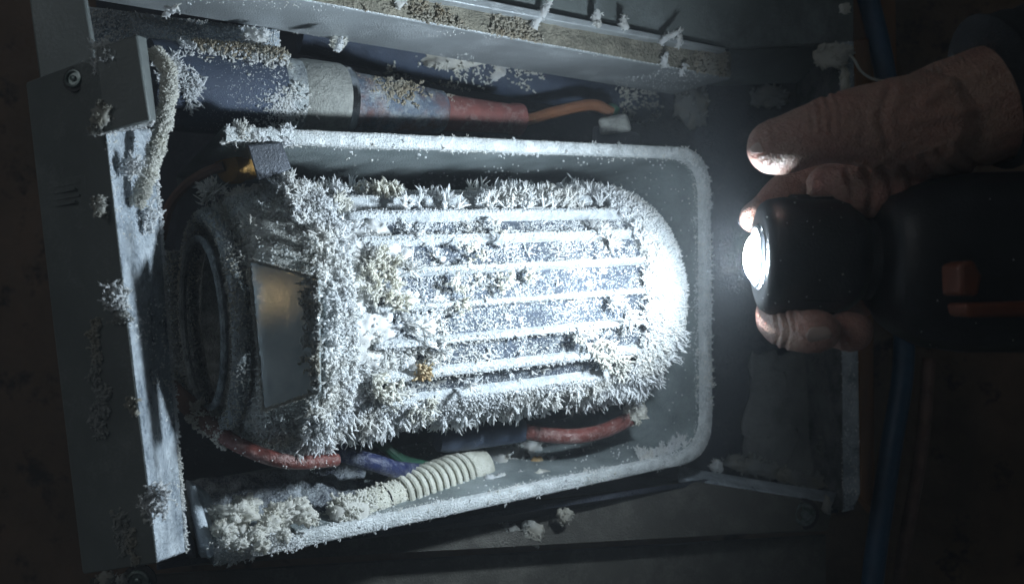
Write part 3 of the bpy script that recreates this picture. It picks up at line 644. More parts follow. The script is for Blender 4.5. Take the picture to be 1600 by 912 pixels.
# ================================================================== hand
per = thing("person", "bare hand reaching in from the right, dark sleeve, gripping the black flashlight", "person", P(1500, 260, 0.0))
hm = MB()
HY = TY - 0.018
def limb(pts, sx=1.0, n=18):
    pts = [(a, b_, c + HY, r) for a, b_, c, r in pts]
    path = spline([P(a, b_, c) for a, b_, c, r in pts], n)
    rr = spline([np.array((pxr(r, c), 0, 0)) for a, b_, c, r in pts], n); rr = [x[0] for x in rr]
    d0 = nrm(path[0] - path[1]); d1 = nrm(path[-1] - path[-2])
    path = [path[0] + d0 * rr[0] * 0.85, path[0] + d0 * rr[0] * 0.5] + path + [path[-1] + d1 * rr[-1] * k for k in (0.5, 0.8, 0.95)]
    rr = [rr[0] * 0.5, rr[0] * 0.86] + rr + [rr[-1] * k for k in (0.87, 0.6, 0.3)]
    hm.tube(path, rr, 20, True, sx)
limb([(1760, 60, 0.0, 100), (1620, 136, 0.0, 94), (1530, 168, 0.0, 91), (1460, 190, 0.0, 86), (1400, 210, 0.0, 76)], 0.8)      # forearm, wrist, heel of the hand
limb([(1440, 196, -0.004, 84), (1370, 196, -0.010, 68), (1305, 202, -0.012, 55), (1262, 214, -0.010, 48), (1228, 226, -0.006, 46), (1212, 229, -0.004, 44)])   # thumb
limb([(1450, 240, 0.02, 70), (1400, 275, 0.012, 62), (1345, 290, 0.012, 52), (1300, 292, 0.018, 40)])    # web and palm under the thumb
limb([(1420, 250, 0.05, 62), (1320, 262, 0.058, 44), (1262, 280, 0.062, 36), (1232, 300, 0.062, 34), (1200, 328, 0.058, 30), (1181, 338, 0.052, 25), (1177, 341, 0.05, 23)])   # index
limb([(1440, 300, 0.055, 62), (1350, 370, 0.068, 44), (1262, 428, 0.066, 36), (1218, 474, 0.052, 34), (1216, 502, 0.030, 33), (1244, 516, 0.006, 34), (1274, 517, -0.008, 35), (1280, 517, -0.010, 33)])   # middle
limb([(1440, 340, 0.055, 56), (1370, 430, 0.066, 40), (1318, 480, 0.058, 34), (1302, 505, 0.036, 32), (1316, 515, 0.012, 32), (1332, 518, 0.002, 32)])   # ring
hand = hm.build("hand", "skin", per, smooth=180)
r_ = hand.modifiers.new('r', 'REMESH'); r_.mode = 'VOXEL'; r_.voxel_size = 0.0013; r_.use_smooth_shade = True
s_ = hand.modifiers.new('s', 'SMOOTH'); s_.factor = 0.5; s_.iterations = 5
# bake the skin surface and press creases and folds into it
bpy.context.view_layer.update()
_ev = hand.evaluated_get(bpy.context.evaluated_depsgraph_get()); hme = bpy.data.meshes.new_from_object(_ev)
hand.modifiers.clear(); hand.data = hme
_n = len(hme.vertices); hv = np.empty(_n * 3, np.float32); hme.vertices.foreach_get('co', hv); hv = hv.reshape(-1, 3).astype(float) + ORG[per.name]
hn_ = np.empty(_n * 3, np.float32); hme.vertex_normals.foreach_get('vector', hn_); hn_ = hn_.reshape(-1, 3).astype(float)
hp = proj(hv); front = facing(hv, hn_, -0.2); dsp = 0.00024 * vnoise(hv, 110) + 0.00009 * vnoise(hv, 420, 1)
def crease(pts, w, depth):
    global dsp
    pts = spline([np.array((a, b_, 0.0)) for a, b_ in pts], 16); best = np.full(_n, 1e9)
    for p0, p1 in zip(pts[:-1], pts[1:]):
        d = (p1 - p0)[:2]; t = np.clip(((hp - p0[:2]) @ d) / (d @ d), 0, 1); q = p0[:2] + t[:, None] * d; best = np.minimum(best, np.linalg.norm(hp - q, axis=1))
    dsp = dsp - np.where(front, np.exp(-(best / w) ** 2) * depth - np.exp(-((best - 2.2 * w) / (1.3 * w)) ** 2) * depth * 0.35, 0)
for a in [([(1290, 150), (1298, 175), (1299, 206)], 3, 0.0011), ([(1277, 160), (1283, 182), (1285, 208)], 2.6, 0.0009), ([(1304, 146), (1314, 172), (1314, 196)], 2.6, 0.0008), ([(1266, 172), (1270, 190), (1270, 206)], 2.2, 0.0006),
          ([(1392, 138), (1378, 180), (1388, 228)], 6, 0.0012), ([(1204, 192), (1210, 222), (1203, 256)], 2.2, 0.0007), ([(1378, 262), (1395, 298), (1390, 338)], 5, 0.0024), ([(1412, 262), (1427, 296), (1422, 332)], 5, 0.0022),
          ([(1350, 264), (1362, 296), (1358, 330)], 4.5, 0.0018), ([(1322, 268), (1332, 296), (1330, 318)], 4, 0.0012), ([(1496, 226), (1514, 254), (1548, 268)], 4, 0.0012), ([(1464, 236), (1486, 262), (1520, 280)], 4, 0.0013), ([(1440, 246), (1456, 270), (1478, 288)], 4, 0.0013),
          ([(1224, 486), (1231, 516), (1224, 548)], 3, 0.0011), ([(1212, 492), (1216, 520), (1212, 540)], 2.4, 0.0008), ([(1238, 486), (1243, 512)], 2.2, 0.0006), ([(1320, 492), (1316, 518), (1322, 546)], 2.6, 0.0008),
          ([(1446, 158), (1490, 130), (1545, 112)], 9, -0.0010), ([(1420, 190), (1480, 178), (1540, 170)], 8, -0.0007), ([(1400, 150), (1440, 140), (1480, 118)], 4, 0.0006), ([(1340, 160), (1352, 190), (1346, 225)], 4, 0.0006), ([(1250, 282), (1262, 296)], 3, 0.0008), ([(1222, 300), (1234, 312)], 3, 0.0008)]:
    crease(*a)
hv = hv + hn_ * dsp[:, None] - ORG[per.name]; hme.vertices.foreach_set('co', hv.astype(np.float32).ravel()); hme.update()
def nail(c, ax, up, l, w):
    ax = nrm(np.asarray(ax, float)); up = np.asarray(up, float); up = nrm(up - ax * np.dot(up, ax)); sd = np.cross(ax, up); mb = MB(); n = 10
    for j in range(n + 1):
        for i in range(n + 1):
            s, t = i / n * 2 - 1, j / n * 2 - 1
            wx = s * math.sqrt(max(0, 1 - 0.80 * t ** 4)); 
            mb.v.append(np.asarray(c) + ax * t * l * (1 - 0.12 * s * s) + sd * wx * w + up * (-0.45 * w * wx * wx - 0.12 * l * t * t))
    for j in range(n):
        for i in range(n): mb.f.append((j * (n + 1) + i, j * (n + 1) + i + 1, (j + 1) * (n + 1) + i + 1, (j + 1) * (n + 1) + i))
    o = mb.build("fingernail", "nail", per, smooth=180); sd_ = o.modifiers.new('s', 'SOLIDIFY'); sd_.thickness = 0.0007
    return o
nail(P(1280, 525, -0.0192 + HY), (0.9, -0.1, 0.05), (0.12, -0.9, -0.42), pxr(19, HY), pxr(13, HY))
nail(P(1181, 224, -0.0105 + HY), (-0.35, 0.1, -0.9), (-0.80, -0.58, 0.28), pxr(16, HY), pxr(15, HY))
sl = MB(); path = spline([P(1546, 146, HY), P(1562, 141, HY), P(1640, 116, HY), P(1790, 60, HY)], 16)
sl.tube(path, [pxr(116 + 4 * math.sin(i * 1.9) + (4 if i < 2 else 0), HY) for i in range(17)], 28, True, 1.0)
sl.build("sleeve", "sleeve_cloth", per, smooth=60)
hn = Needles(); k = 260                        # short hairs along the top of the wrist
tt = rng.random(k); top = P(1400, 136, HY)[None] * (1 - tt[:, None]) + P(1545, 72, HY)[None] * tt[:, None]
top = top + np.stack((rng.normal(size=k) * 0.002, rng.uniform(-0.02, 0.012, k), rng.normal(size=k) * 0.0006 - 0.002), 1)
hn.add(top, np.stack((-0.7 + rng.normal(size=k) * 0.3, -0.3 + rng.normal(size=k) * 0.3, 0.55 + rng.normal(size=k) * 0.25), 1), rng.uniform(0.003, 0.007, k), 0.00007, 3, 0.3, True, 0.3)
hn.build("arm_hair", "hair", per)

# ================================================================== frost on the motor
TAU = 2 * math.pi
fin_arr = np.array(fin_phi) % TAU
def fin_dist(phi):                             # angular distance to the nearest fin
    d = np.abs((phi[:, None] - fin_arr[None] + math.pi) % TAU - math.pi); return d.min(1)
nd = Needles()
def region(n, t0, t1, p0=-2.1, p1=1.9): return rng.uniform(t0, t1, n), rng.uniform(p0, p1, n)
def surf_r(t, phi):
    on = fin_dist(phi) < 0.0020 / RB
    return np.where(on & (t > 0.022), RF - 0.0004, RB), on
def jit(nn, s): return nrm(nn + rng.normal(size=nn.shape) * s)
# fine fuzz everywhere on the barrel
t, ph = region(40000, 0.008, LEN + 0.004); r, on = surf_r(t, ph); p, nn = mp(t, ph, r)
w = 0.62 + 0.5 * vnoise(p, 160) + 0.4 * vnoise(p, 420, 1); w = np.where(on, 1.2, w)
bare = (ph < -0.60) & (ph > -0.80) & (t > 0.045); w = np.where(bare & ~on, w - 0.75, w)
w = w - 0.25 * ((t > 0.10) & ~on)
k = rng.random(len(t)) < np.clip(w, 0.0, 1)
t, ph, p, nn, on = t[k], ph[k], p[k], nn[k], on[k]
nd.add(p, jit(nn, np.where(on, 0.35, 0.65)[:, None]), rng.uniform(0.0007, 0.0019, len(p)) * np.where(on, 0.7, 1.0), rng.uniform(0.00028, 0.00044, len(p)), 4, 0.2, False)
t, ph = region(22000, 0.03, LEN + 0.004, -1.4, 1.5); r, on = surf_r(t, ph); k = ~on; p, nn = mp(t[k], ph[k], r[k])
k = rng.random(len(p)) < 0.75 + 0.4 * vnoise(p, 300, 2); p, nn = p[k], nn[k]
nd.add(p, jit(nn, 0.5), rng.uniform(0.0003, 0.0008, len(p)), rng.uniform(0.0002, 0.0003, len(p)), 4, 0.2, False)
# coral growth next to the flange, thinning to the right
t, ph = region(3300, 0.008, 0.070, -1.9, 1.8); p, nn = mp(t, ph, RB + 0.001)
k = rng.random(len(t)) < np.clip(1.2 - (t - 0.008) / 0.036 + 0.55 * vnoise(p, 110), 0, 1); p, nn, t = p[k], nn[k], t[k]
nd.tufts(p, nn, 3, rng.uniform(0.0026, 0.0058, len(p)), 0.00062, 0.7, 2)
# white crust under the coral, patchy towards the right
mb = MB(); nt, npn = 60, 200
for i in range(nt + 1):
    for j in range(npn + 1):
        t_, f_ = 0.006 + 0.075 * i / nt, -2.2 + 4.2 * j / npn
        q, _ = mp(t_, f_, RB); v = Vector(q)
        k = 0.0042 - 0.115 * (t_ - 0.006) + 0.0042 * mnoise.noise(v * 90) + 0.0024 * mnoise.noise(v * 260) + 0.0012 * mnoise.noise(v * 800)
        q, _ = mp(t_, f_, RB + max(k, -0.002)); mb.v.append(q)
mb.f = [(i * (npn + 1) + j, i * (npn + 1) + j + 1, (i + 1) * (npn + 1) + j + 1, (i + 1) * (npn + 1) + j) for i in range(nt) for j in range(npn)]
crust = mb.build("frost_crust", "frost", mot, smooth=180); crust["kind"] = "stuff"
# scattered stars on the barrel
t, ph = region(150, 0.04, LEN, -1.3, 1.3); r, _ = surf_r(t, ph); p, nn = mp(t, ph, r)
k = rng.random(len(t)) < 0.35 + 0.5 * vnoise(p, 60); p, nn = p[k], nn[k]
nd.tufts(p, nn, 8, rng.uniform(0.003, 0.0065, len(p)), 0.0006, 0.85, 1)
# fans along the upper silhouette
t, ph = region(620, 0.0, LEN + 0.004, 0.95, 1.75); p, nn = mp(t, ph, RF - 0.001)
k = rng.random(len(t)) < 0.55 + 0.5 * vnoise(p, 70, 2); p, nn = p[k], nn[k]
nd.tufts(p, nn + ez * 0.3, 7, rng.uniform(0.004, 0.0105, len(p)), 0.00075, 0.55, 1)
# hanging spikes along the underside
t, ph = region(420, 0.005, LEN + 0.01, -1.75, -0.85); p, nn = mp(t, ph, RF - 0.001)
k = rng.random(len(t)) < 0.5 + 0.6 * vnoise(p, 90, 2); p, nn = p[k], nn[k]
nd.tufts(p, nn - np.array((0, 0.1, 0.55)), 5, rng.uniform(0.004, 0.0115, len(p)), 0.00075, 0.38, 1)
# thick crust band low on the barrel
t, ph = region(7000, 0.02, LEN + 0.012, -1.28, -0.80); p, nn = mp(t, ph, RF - 0.001)
nd.add(p, jit(nn, 0.45), rng.uniform(0.0015, 0.0035, len(p)), rng.uniform(0.0004, 0.0006, len(p)), 4, 0.2, False)
nd.build("barrel_frost", "frost", mot)
# flange: crest of dendrites
nd = Needles()
n = 1050; ph = rng.uniform(-1.9, 1.8, n); t = rng.normal(0.004, 0.0035, n); p, nn = mp(t, ph, 0.0715)
d = nn + ex * rng.normal(0.0, 0.75, n)[:, None]
lw = np.clip(0.9 + 0.6 * vnoise(p, 75), 0.35, 1.6)
nd.tufts(p, d, 3, lw * rng.uniform(0.0028, 0.0062, n), 0.00068, 0.5, 3)
n = 210; ph = rng.uniform(-1.7, 1.6, n); p, nn = mp(rng.uniform(-0.007, 0.003, n), ph, 0.071)
nd.tufts(p, nn * 0.8 - ex * 0.7 + rng.normal(size=(n, 3)) * 0.25, 2, rng.uniform(0.005, 0.0125, n), 0.0009, 0.25, 8)
n = 5000; ph = rng.uniform(-2.0, 1.9, n); t = rng.uniform(-0.005, 0.011, n); p, nn = mp(t, ph, 0.0725)
nd.add(p, jit(nn, 0.6), rng.uniform(0.001, 0.003, n), rng.uniform(0.0004, 0.0006, n), 4, 0.2, False)
pz, _ = mp(np.full(14, 0.0), np.linspace(-1.18, -1.0, 14), 0.071)
nd.tufts(pz, np.tile(np.array((-0.35, -0.3, -1.0)), (14, 1)), 4, 0.012, 0.0008, 0.3, 2)
nd.build("flange_frost", "frost", mot)
# front bell: softer felted frost
nd = Needles()
p, nn = sample(bell, 22000, lambda p, n: facing(p, n) & (np.linalg.norm(np.cross(p - AX0, ex), axis=1) > 0.05))
k = rng.random(len(p)) < 0.8 + 0.4 * vnoise(p, 90); p, nn = p[k], nn[k]
nd.add(p, jit(nn + ez * 0.1, 0.5), rng.uniform(0.0007, 0.0017, len(p)), rng.uniform(0.0004, 0.0006, len(p)), 4, 0.2, False)
p, nn = p[:260], nn[:260]; nd.tufts(p, nn, 4, rng.uniform(0.002, 0.004, len(p)), 0.0006, 0.6, 1)
nd.build("bell_needles", "frost_grey", mot)
nd = Needles()
p, nn = sample(hoop, 4200); nd.add(p, jit(nn, 0.5), rng.uniform(0.0006, 0.0018, len(p)), 0.0004, 4, 0.2, False)
pp, _ = mp(np.full(70, -0.036), rng.uniform(0.3, 2.6, 70), 0.059); nd.tufts(pp, jit(np.tile(-ex * 0.3 + ez * 0.6, (70, 1)), 0.4), 4, rng.uniform(0.003, 0.007, 70), 0.0006, 0.6, 1)
nd.build("ring_frost", "frost_dim", mot)
# rear bell: dense coat, long needles at its lower rim
nd = Needles()
p, nn = sample(rear, 18000, facing)
nd.add(p, jit(nn, 0.45), rng.uniform(0.0008, 0.0024, len(p)), rng.uniform(0.0004, 0.0006, len(p)), 4, 0.2, False)
ph = rng.uniform(0.2, 1.9, 220); p, nn = mp(LEN + rng.uniform(-0.006, 0.012, 220), ph, RF + 0.001)
nd.tufts(p, nn, 5, rng.uniform(0.003, 0.006, 220), 0.0008, 0.6, 1)
ph = rng.uniform(-1.9, -0.25, 260); p, nn = mp(LEN + rng.uniform(-0.004, 0.022, 260), ph, RF - 0.002)
nd.tufts(p, nn * 0.8 + ex * 0.7, 4, rng.uniform(0.004, 0.0125, 260), 0.00075, 0.35, 1)
ph = rng.uniform(-0.8, 0.2, 200); p, nn = mp(LEN + rng.uniform(-0.008, 0.004, 200), ph, RF)
nd.tufts(p, nn, 6, rng.uniform(0.003, 0.007, 200), 0.0006, 0.8, 1)
nd.build("rear_frost", "frost", mot)
# cream clusters on the barrel
def on_motor(px, py, r):                       # where the sight line meets the barrel of radius r
    c = np.array((0, -CD, 0)); d = nrm(np.array(((px - 800) / F, 1, (456 - py) / F)))
    q = c - AX0; a_ = d - ex * np.dot(d, ex); b_ = q - ex * np.dot(q, ex)
    A_, B_, C2 = a_ @ a_, 2 * a_ @ b_, b_ @ b_ - r * r; disc = B_ * B_ - 4 * A_ * C2
    k = (-B_ - math.sqrt(max(disc, 0))) / (2 * A_); pt = c + d * k; nn = pt - AX0; nn = nrm(nn - ex * np.dot(nn, ex)); return pt, nn
cream = Needles(); orange = Needles()
def cluster(nd, px, py, rpx, n, L, R, flat=1.0):
    for _ in range(n):
        a = rng.uniform(0, TAU); q = rpx * math.sqrt(rng.random())
        p, nn = on_motor(px + q * math.cos(a), py + q * math.sin(a) * flat, RF)
        nd.tufts(p[None], nn[None], 5, L * rng.uniform(0.6, 1.2), R, 0.75, 1)
for a in [(590, 440, 32, 34, 0.006, 0.0008), (604, 405, 18, 12, 0.006, 0.0007), (535, 320, 12, 8, 0.006, 0.0008), (610, 610, 30, 24, 0.006, 0.0008), 
          (715, 440, 14, 9, 0.0045, 0.0008), (735, 395, 22, 10, 0.0035, 0.0008), (722, 478, 12, 7, 0.004, 0.0008), (790, 440, 16, 8, 0.004, 0.0008), (628, 475, 14, 10, 0.005, 0.0008),
          (915, 525, 18, 14, 0.006, 0.0008), (945, 552, 22, 20, 0.007, 0.0008), (970, 570, 16, 14, 0.007, 0.0008), (830, 430, 10, 6, 0.004, 0.0007), (780, 352, 14, 6, 0.0035, 0.0007), (660, 640, 22, 16, 0.006, 0.0008)]:
    cluster(cream, *a)
q, qn = mp(0.052 + rng.normal(size=24) * 0.004, 1.28 + rng.normal(size=24) * 0.06, RF); cream.tufts(q, qn, 5, 0.008, 0.0009, 0.6, 1)
cluster(orange, 662, 578, 11, 14, 0.0045, 0.0009)
cream.build("cream_frost", "frost_cream", mot); orange.build("stained_frost", "frost_orange", mot)
# big white splay near the hot spot
nd = Needles(); 
for px, py, n in [(955, 470, 24), (980, 500, 30), (935, 365, 12), (955, 380, 14), (905, 520, 12), (790, 385, 6), (735, 600, 8), (640, 420, 8), (690, 545, 10), (660, 512, 8)]:
    p, nn = on_motor(px, py, RF); nd.tufts(p[None], nn[None], n, 0.011, 0.0007, 1.1, 2)
nd.build("frost_stars", "frost", mot)
# frost edge on the plate
nd = Needles(); e = [A, B, C_, D_]
for i in range(4):
    a, b = e[i], e[(i + 1) % 4]; n = 420; s = rng.random(n)[:, None]; q = a * (1 - s) + b * s + rng.normal(size=(n, 3)) * 0.0003
    nd.add(q, jit(np.tile(-pn, (n, 1)), 0.8), rng.uniform(0.0005, 0.0015, n), 0.00035, 4, 0.2, False)
q = B[None] * 0.6 + C_[None] * 0.4 + rng.normal(size=(900, 3)) * np.array((0.006, 0.0006, 0.022)); q = q[(q[:, 0] < B[0] + 0.002)]
q = q - ((q - A) @ pn)[:, None] * pn[None]
q = q[q[:, 0] > B[0] - 0.0085]; nd.tufts(q[:200], np.tile(-pn, (len(q[:200]), 1)), 3, 0.0028, 0.0005, 0.6, 0)
nd.build("plate_frost", "frost_dim", mot)

# ================================================================== frost on the tray
nd = Needles()
p, nn = sample(rim, 19000, lambda p, n: (n @ M.v) < 0.2)
w = 0.55 + 0.5 * vnoise(p, 140); k = rng.random(len(p)) < np.clip(w, 0.1, 1); p, nn = p[k], nn[k]
nd.add(p, jit(nn, 0.4), rng.uniform(0.0002, 0.0006, len(p)), rng.uniform(0.00022, 0.00042, len(p)), 4, 0.15, False)
n = 150; ii = rng.integers(0, len(p), n); nd.tufts(p[ii], nn[ii] * 0.6 + np.array((0, 0, 0.5)), 4, rng.uniform(0.0012, 0.0028, n), 0.0005, 0.6, 0)
px_ = proj(p); q = p[(px_[:, 0] > 1085) & (px_[:, 1] < 640)]; ii = rng.integers(0, len(q), 420)
nd.tufts(q[ii], np.tile(M.u - M.v * 0.3, (420, 1)), 3, rng.uniform(0.0010, 0.0030, 420), 0.0005, 0.6, 1)
q = p[(px_[:, 1] > 700) & (px_[:, 0] < 620)]; ii = rng.integers(0, len(q), 70); nd.tufts(q[ii], np.tile(np.array((0, -0.5, -0.8)), (70, 1)), 3, rng.uniform(0.001, 0.003, 70), 0.0005, 0.5, 1)
q = p[(px_[:, 0] > 1005) & (px_[:, 0] < 1082) & (px_[:, 1] > 690)]; ii = rng.integers(0, len(q), 130)
nd.tufts(q[ii] + M.v * 0.006, np.tile(M.w - M.v * 0.15, (130, 1)), 4, rng.uniform(0.003, 0.0075, 130), 0.0007, 0.5, 1)
q = p[(px_[:, 1] < 260) & (px_[:, 0] < 470)]; ii = rng.integers(0, len(q), 160); nd.tufts(q[ii], np.tile(M.w * 0.7 - M.v * 0.5, (160, 1)), 4, rng.uniform(0.002, 0.005, 160), 0.0006, 0.6, 1)
nd.build("rim_needles", "frost", tray)
nd = Needles()
p, nn = sample(shell, 5200, lambda p, n: facing(p, n, 0.05)); px_ = proj(p)
k = rng.random(len(p)) < np.clip(0.15 + 0.35 * vnoise(p, 60) + 0.5 * ((px_[:, 0] > 1010) & (px_[:, 1] < 330)) + 0.35 * (px_[:, 1] > 690), 0, 1); p, nn = p[k], nn[k]
nd.add(p, jit(nn, 0.4), rng.uniform(0.0005, 0.0012, len(p)), rng.uniform(0.0004, 0.0009, len(p)), 5, 0.1, False)
nd.build("tray_granules", "frost", tray)

# ================================================================== frost on pipes, hoses, cable
nd = Needles()
n = 700; s = rng.random(n) ** 0.8; a = rng.normal(0.55, 0.33, n)          # ridge along the sleeve's top
pv = nrm(pb - pa); pu = nrm(np.array((0, 0, 1.0)) - pv * pv[2]); pw = np.cross(pv, pu); pw = pw if pw[1] < 0 else -pw
def onpipe(px, a):
    tt = np.array([pxt(x) for x in px]); c = pa + (pb - pa) * tt[:, None]; d = c[:, 1] + CD
    nn = np.cos(a)[:, None] * pu + np.sin(a)[:, None] * pw; return c, nn, d
px_ = rng.uniform(272, 436, n); c, nn, d = onpipe(px_, rng.normal(0.62, 0.20, n)); nd.tufts(c + nn * (66 * d / F)[:, None], nn, 3, rng.uniform(0.0015, 0.0034, n), 0.0006, 0.6, 1)
px_ = rng.normal(285, 7, 70); c, nn, d = onpipe(px_, rng.normal(1.75, 0.17, 70)); nd.tufts(c + nn * (68 * d / F)[:, None], nn, 5, 0.005, 0.0006, 0.7, 1)
px_ = rng.normal(422, 16, 260); c, nn, d = onpipe(px_, rng.normal(1.95, 0.22, 260)); nd.tufts(c + nn * (64 * d / F)[:, None], nn, 3, 0.0025, 0.0006, 0.7, 0)
px_ = rng.normal(252, 8, 110); c, nn, d = onpipe(px_, rng.normal(1.5, 0.2, 110)); nd.tufts(c + nn * (68 * d / F)[:, None], nn, 4, 0.005, 0.0007, 0.7, 1)
px_ = rng.uniform(235, 430, 1500); c, nn, d = onpipe(px_, rng.uniform(0.4, 2.9, 1500)); nd.add(c + nn * (67 * d / F)[:, None], nn + rng.normal(size=nn.shape), rng.uniform(0.0003, 0.0008, 1500), 0.0002, 4, 0.2, False)
nd.build("sleeve_frost", "frost", pipe)
nd = Needles(); n = 500; px_ = rng.uniform(300, 436, n); c, nn, d = onpipe(px_, rng.normal(0.45, 0.18, n)); nd.tufts(c + nn * (66 * d / F)[:, None], nn, 3, 0.004, 0.0008, 0.6, 0)
px_ = rng.normal(592, 22, 260); c, nn, d = onpipe(px_, rng.normal(1.0, 0.3, 260)); nd.tufts(c + nn * (43 * d / F)[:, None], nn, 3, 0.002, 0.0007, 0.6, 0)
px_ = rng.uniform(545, 760, 500); c, nn, d = onpipe(px_, rng.normal(0.6, 0.25, 500)); rr = np.interp(px_, [541, 690, 790], [47, 29, 6]); nd.tufts(c + nn * (rr * d / F)[:, None], nn, 2, 0.0012, 0.0005, 0.6, 0)
nd.build("sleeve_dirty_frost", "frost_tan", pipe)
nd = Needles(); p, nn = sample(rp, 4200, lambda p, n: facing(p, n)); q = proj(p); k = (rng.random(len(p)) < np.clip(vnoise(p, 55) * 0.9 - 0.1, 0, 1)) & (q[:, 0] > 600); p, nn = p[k], nn[k]; nd.tufts(p, nn, 2, rng.uniform(0.0015, 0.004, len(p)), 0.0008, 0.6, 0)
nd.build("pipe_frost", "frost_cream", p2)
nd = Needles(); p, nn = sample(fct, 4000); nd.add(p, jit(nn, 0.5), rng.uniform(0.0008, 0.0024, len(p)), 0.0004, 4, 0.2, False); nd.build("cable_frost", "frost_cream", fc)
nd = Needles(); n = 330; tt = rng.random(n); c = P(306, 642, 0.027)[None] * (1 - tt[:, None]) + P(356, 686, 0.009)[None] * tt[:, None]
d = rng.normal(size=(n, 3)); ax_ = nrm(P(356, 686, 0.009) - P(306, 642, 0.027)); d = nrm(d - (d @ ax_)[:, None] * ax_); nd.tufts(c + d * pxr(13, 0.04), d * 0.8 - ax_ * 0.2, 3, rng.uniform(0.0012, 0.0034, n) * np.where(tt < 0.45, 1.3, 0.55), 0.0008, 0.4, 0); nd.build("hose_collar_frost", "frost_cream", rh)
nd = Needles(); p, nn = sample(rht, 90); nd.add(p, jit(nn, 0.4), rng.uniform(0.0003, 0.0008, len(p)), rng.uniform(0.0002, 0.0005, len(p)), 5, 0.1, False); nd.build("hose_granules", "frost", rh)
nd = Needles(); p, nn = sample(fit, 160); nd.tufts(p, nn, 2, 0.003, 0.0008, 0.5, 0); nd.build("fitting_frost", "frost_cream", r2)
nd = Needles(); n = 380; tt = rng.random(n) ** 1.6 * 0.3; a = rng.uniform(0, TAU, n); cyy = nrm(np.cross(cx, (0, 1.0, 0))); czz = np.cross(cx, cyy)
d = np.cos(a)[:, None] * cyy + np.sin(a)[:, None] * czz; nd.tufts(c0 + cx * (tt * cl)[:, None] + d * 0.0085, d, 3, rng.uniform(0.0012, 0.0035, n), 0.0008, 0.6, 0)
p, nn = sample(ctb, 900); nd.add(p, jit(nn, 0.4), 0.0012, 0.0006, 4, 0.1, False); nd.build("conduit_frost", "frost_cream", cd)
nd = Needles(); p, nn = sample(lh, 2600, facing); nd.add(p, jit(nn, 0.4), rng.uniform(0.0008, 0.002, len(p)), 0.0005, 4, 0.2, False); nd.build("hose_fuzz", "frost_dim", lh)

# ================================================================== frost and clumps on the cabinet
nd = Needles()
p, nn = sample(ls, 7000, facing); q = proj(p)
k = rng.random(len(p)) < np.clip(0.28 + 0.5 * vnoise(p, 60) + 0.35 * (q[:, 1] < 400) * (vnoise(p, 25) > 0), 0, 1); p, nn = p[k], nn[k]
nd.add(p, jit(nn, 0.5), rng.uniform(0.0004, 0.0014, len(p)), rng.uniform(0.0003, 0.0007, len(p)), 4, 0.2, False)
# furry right edge of the inner face
n = 900; s = rng.random(n)[:, None]; e = PL(238, 203, 0.05) * (1 - s) + PL(290, 862, 0.05) * s
nd.tufts(e, np.tile(np.array((1.0, -0.4, 0)), (n, 1)), 2, rng.uniform(0.0008, 0.0028, n), 0.0005, 0.6, 0)
for px, py, r, y, L in [(165, 95, 16, 0.0, 0.006), (212, 300, 16, 0.03, 0.006), (186, 470, 14, 0.0, 0.005), (245, 770, 14, 0.0, 0.004), (240, 792, 12, 0.0, 0.004), (225, 345, 14, 0.03, 0.006), (205, 262, 10, 0.01, 0.005)]:
    n = 40; c = PL(px, py, y) + rng.normal(size=(n, 3)) * pxr(r, 0) * 0.6 * np.array((1, 0.2, 1)); nd.tufts(c, np.tile(np.array((0.2, -1, 0.1)), (n, 1)), 3, L, 0.0006, 0.8, 1)
p, nn = sample(it, 2600, facing); nd.add(p, jit(nn, 0.5), rng.uniform(0.0004, 0.0012, len(p)), 0.0005, 4, 0.2, False)
p, nn = sample(il, 3200, facing); nd.tufts(p[:500], nn[:500], 2, 0.0025, 0.0005, 0.8, 0); nd.add(p, jit(nn, 0.5), rng.uniform(0.0004, 0.0014, len(p)), 0.0005, 4, 0.2, False)
n = 300; s = rng.random(n)[:, None]; nd.tufts(PL(160, 207, -0.004) * (1 - s) + PL(240, 191, 0.0) * s, np.tile(np.array((0, -0.6, -0.6)), (n, 1)), 2, 0.0014, 0.0005, 0.6, 0)
p, nn = sample(rf, 700, facing); nd.add(p, jit(nn, 0.5), 0.001, 0.0006, 4, 0.2, False)
nd.build("cabinet_frost", "frost", cab)
nd = Needles()                                  # granules on the beam's underside and lip
p, nn = sample(beam, 5000, lambda p, n: n[:, 2] < -0.7); k = vnoise(p, 80) > 0.35; p, nn = p[k], nn[k]; nd.add(p, jit(nn, 0.3), rng.uniform(0.0003, 0.0008, len(p)), rng.uniform(0.0003, 0.0006, len(p)), 4, 0.1, False)
n = 420; x = rng.uniform(200, 1120, n); q = np.array([M.at(a, -77 + 0.1839 * (a - 60), 0.002) for a in x]); nd.add(q, jit(np.tile(-M.v - M.w * 0.6, (n, 1)), 0.5), rng.uniform(0.0003, 0.0011, n), 0.0004, 4, 0.1, False)
nd.build("beam_granules", "frost", cab)
# ragged tan crust on the beam's dusty face
nd = Needles(); n = 1600; x = 560 + 575 * rng.random(n) ** 0.6; fy = rng.random(n)
q = np.array([M.at(a, (-138 + 0.2033 * (a - 60)) * (1 - b_) + (-77 + 0.1839 * (a - 60)) * b_, -0.0006) for a, b_ in zip(x, fy)]); k = (vnoise(q, 45) > 0.2) | (x > 1085)
nd.tufts(q[k], np.tile(-M.v, (k.sum(), 1)), 3, rng.uniform(0.001, 0.0028, k.sum()), 0.0007, 0.8, 0); nd.build("dust_crust", "frost_tan", cab)
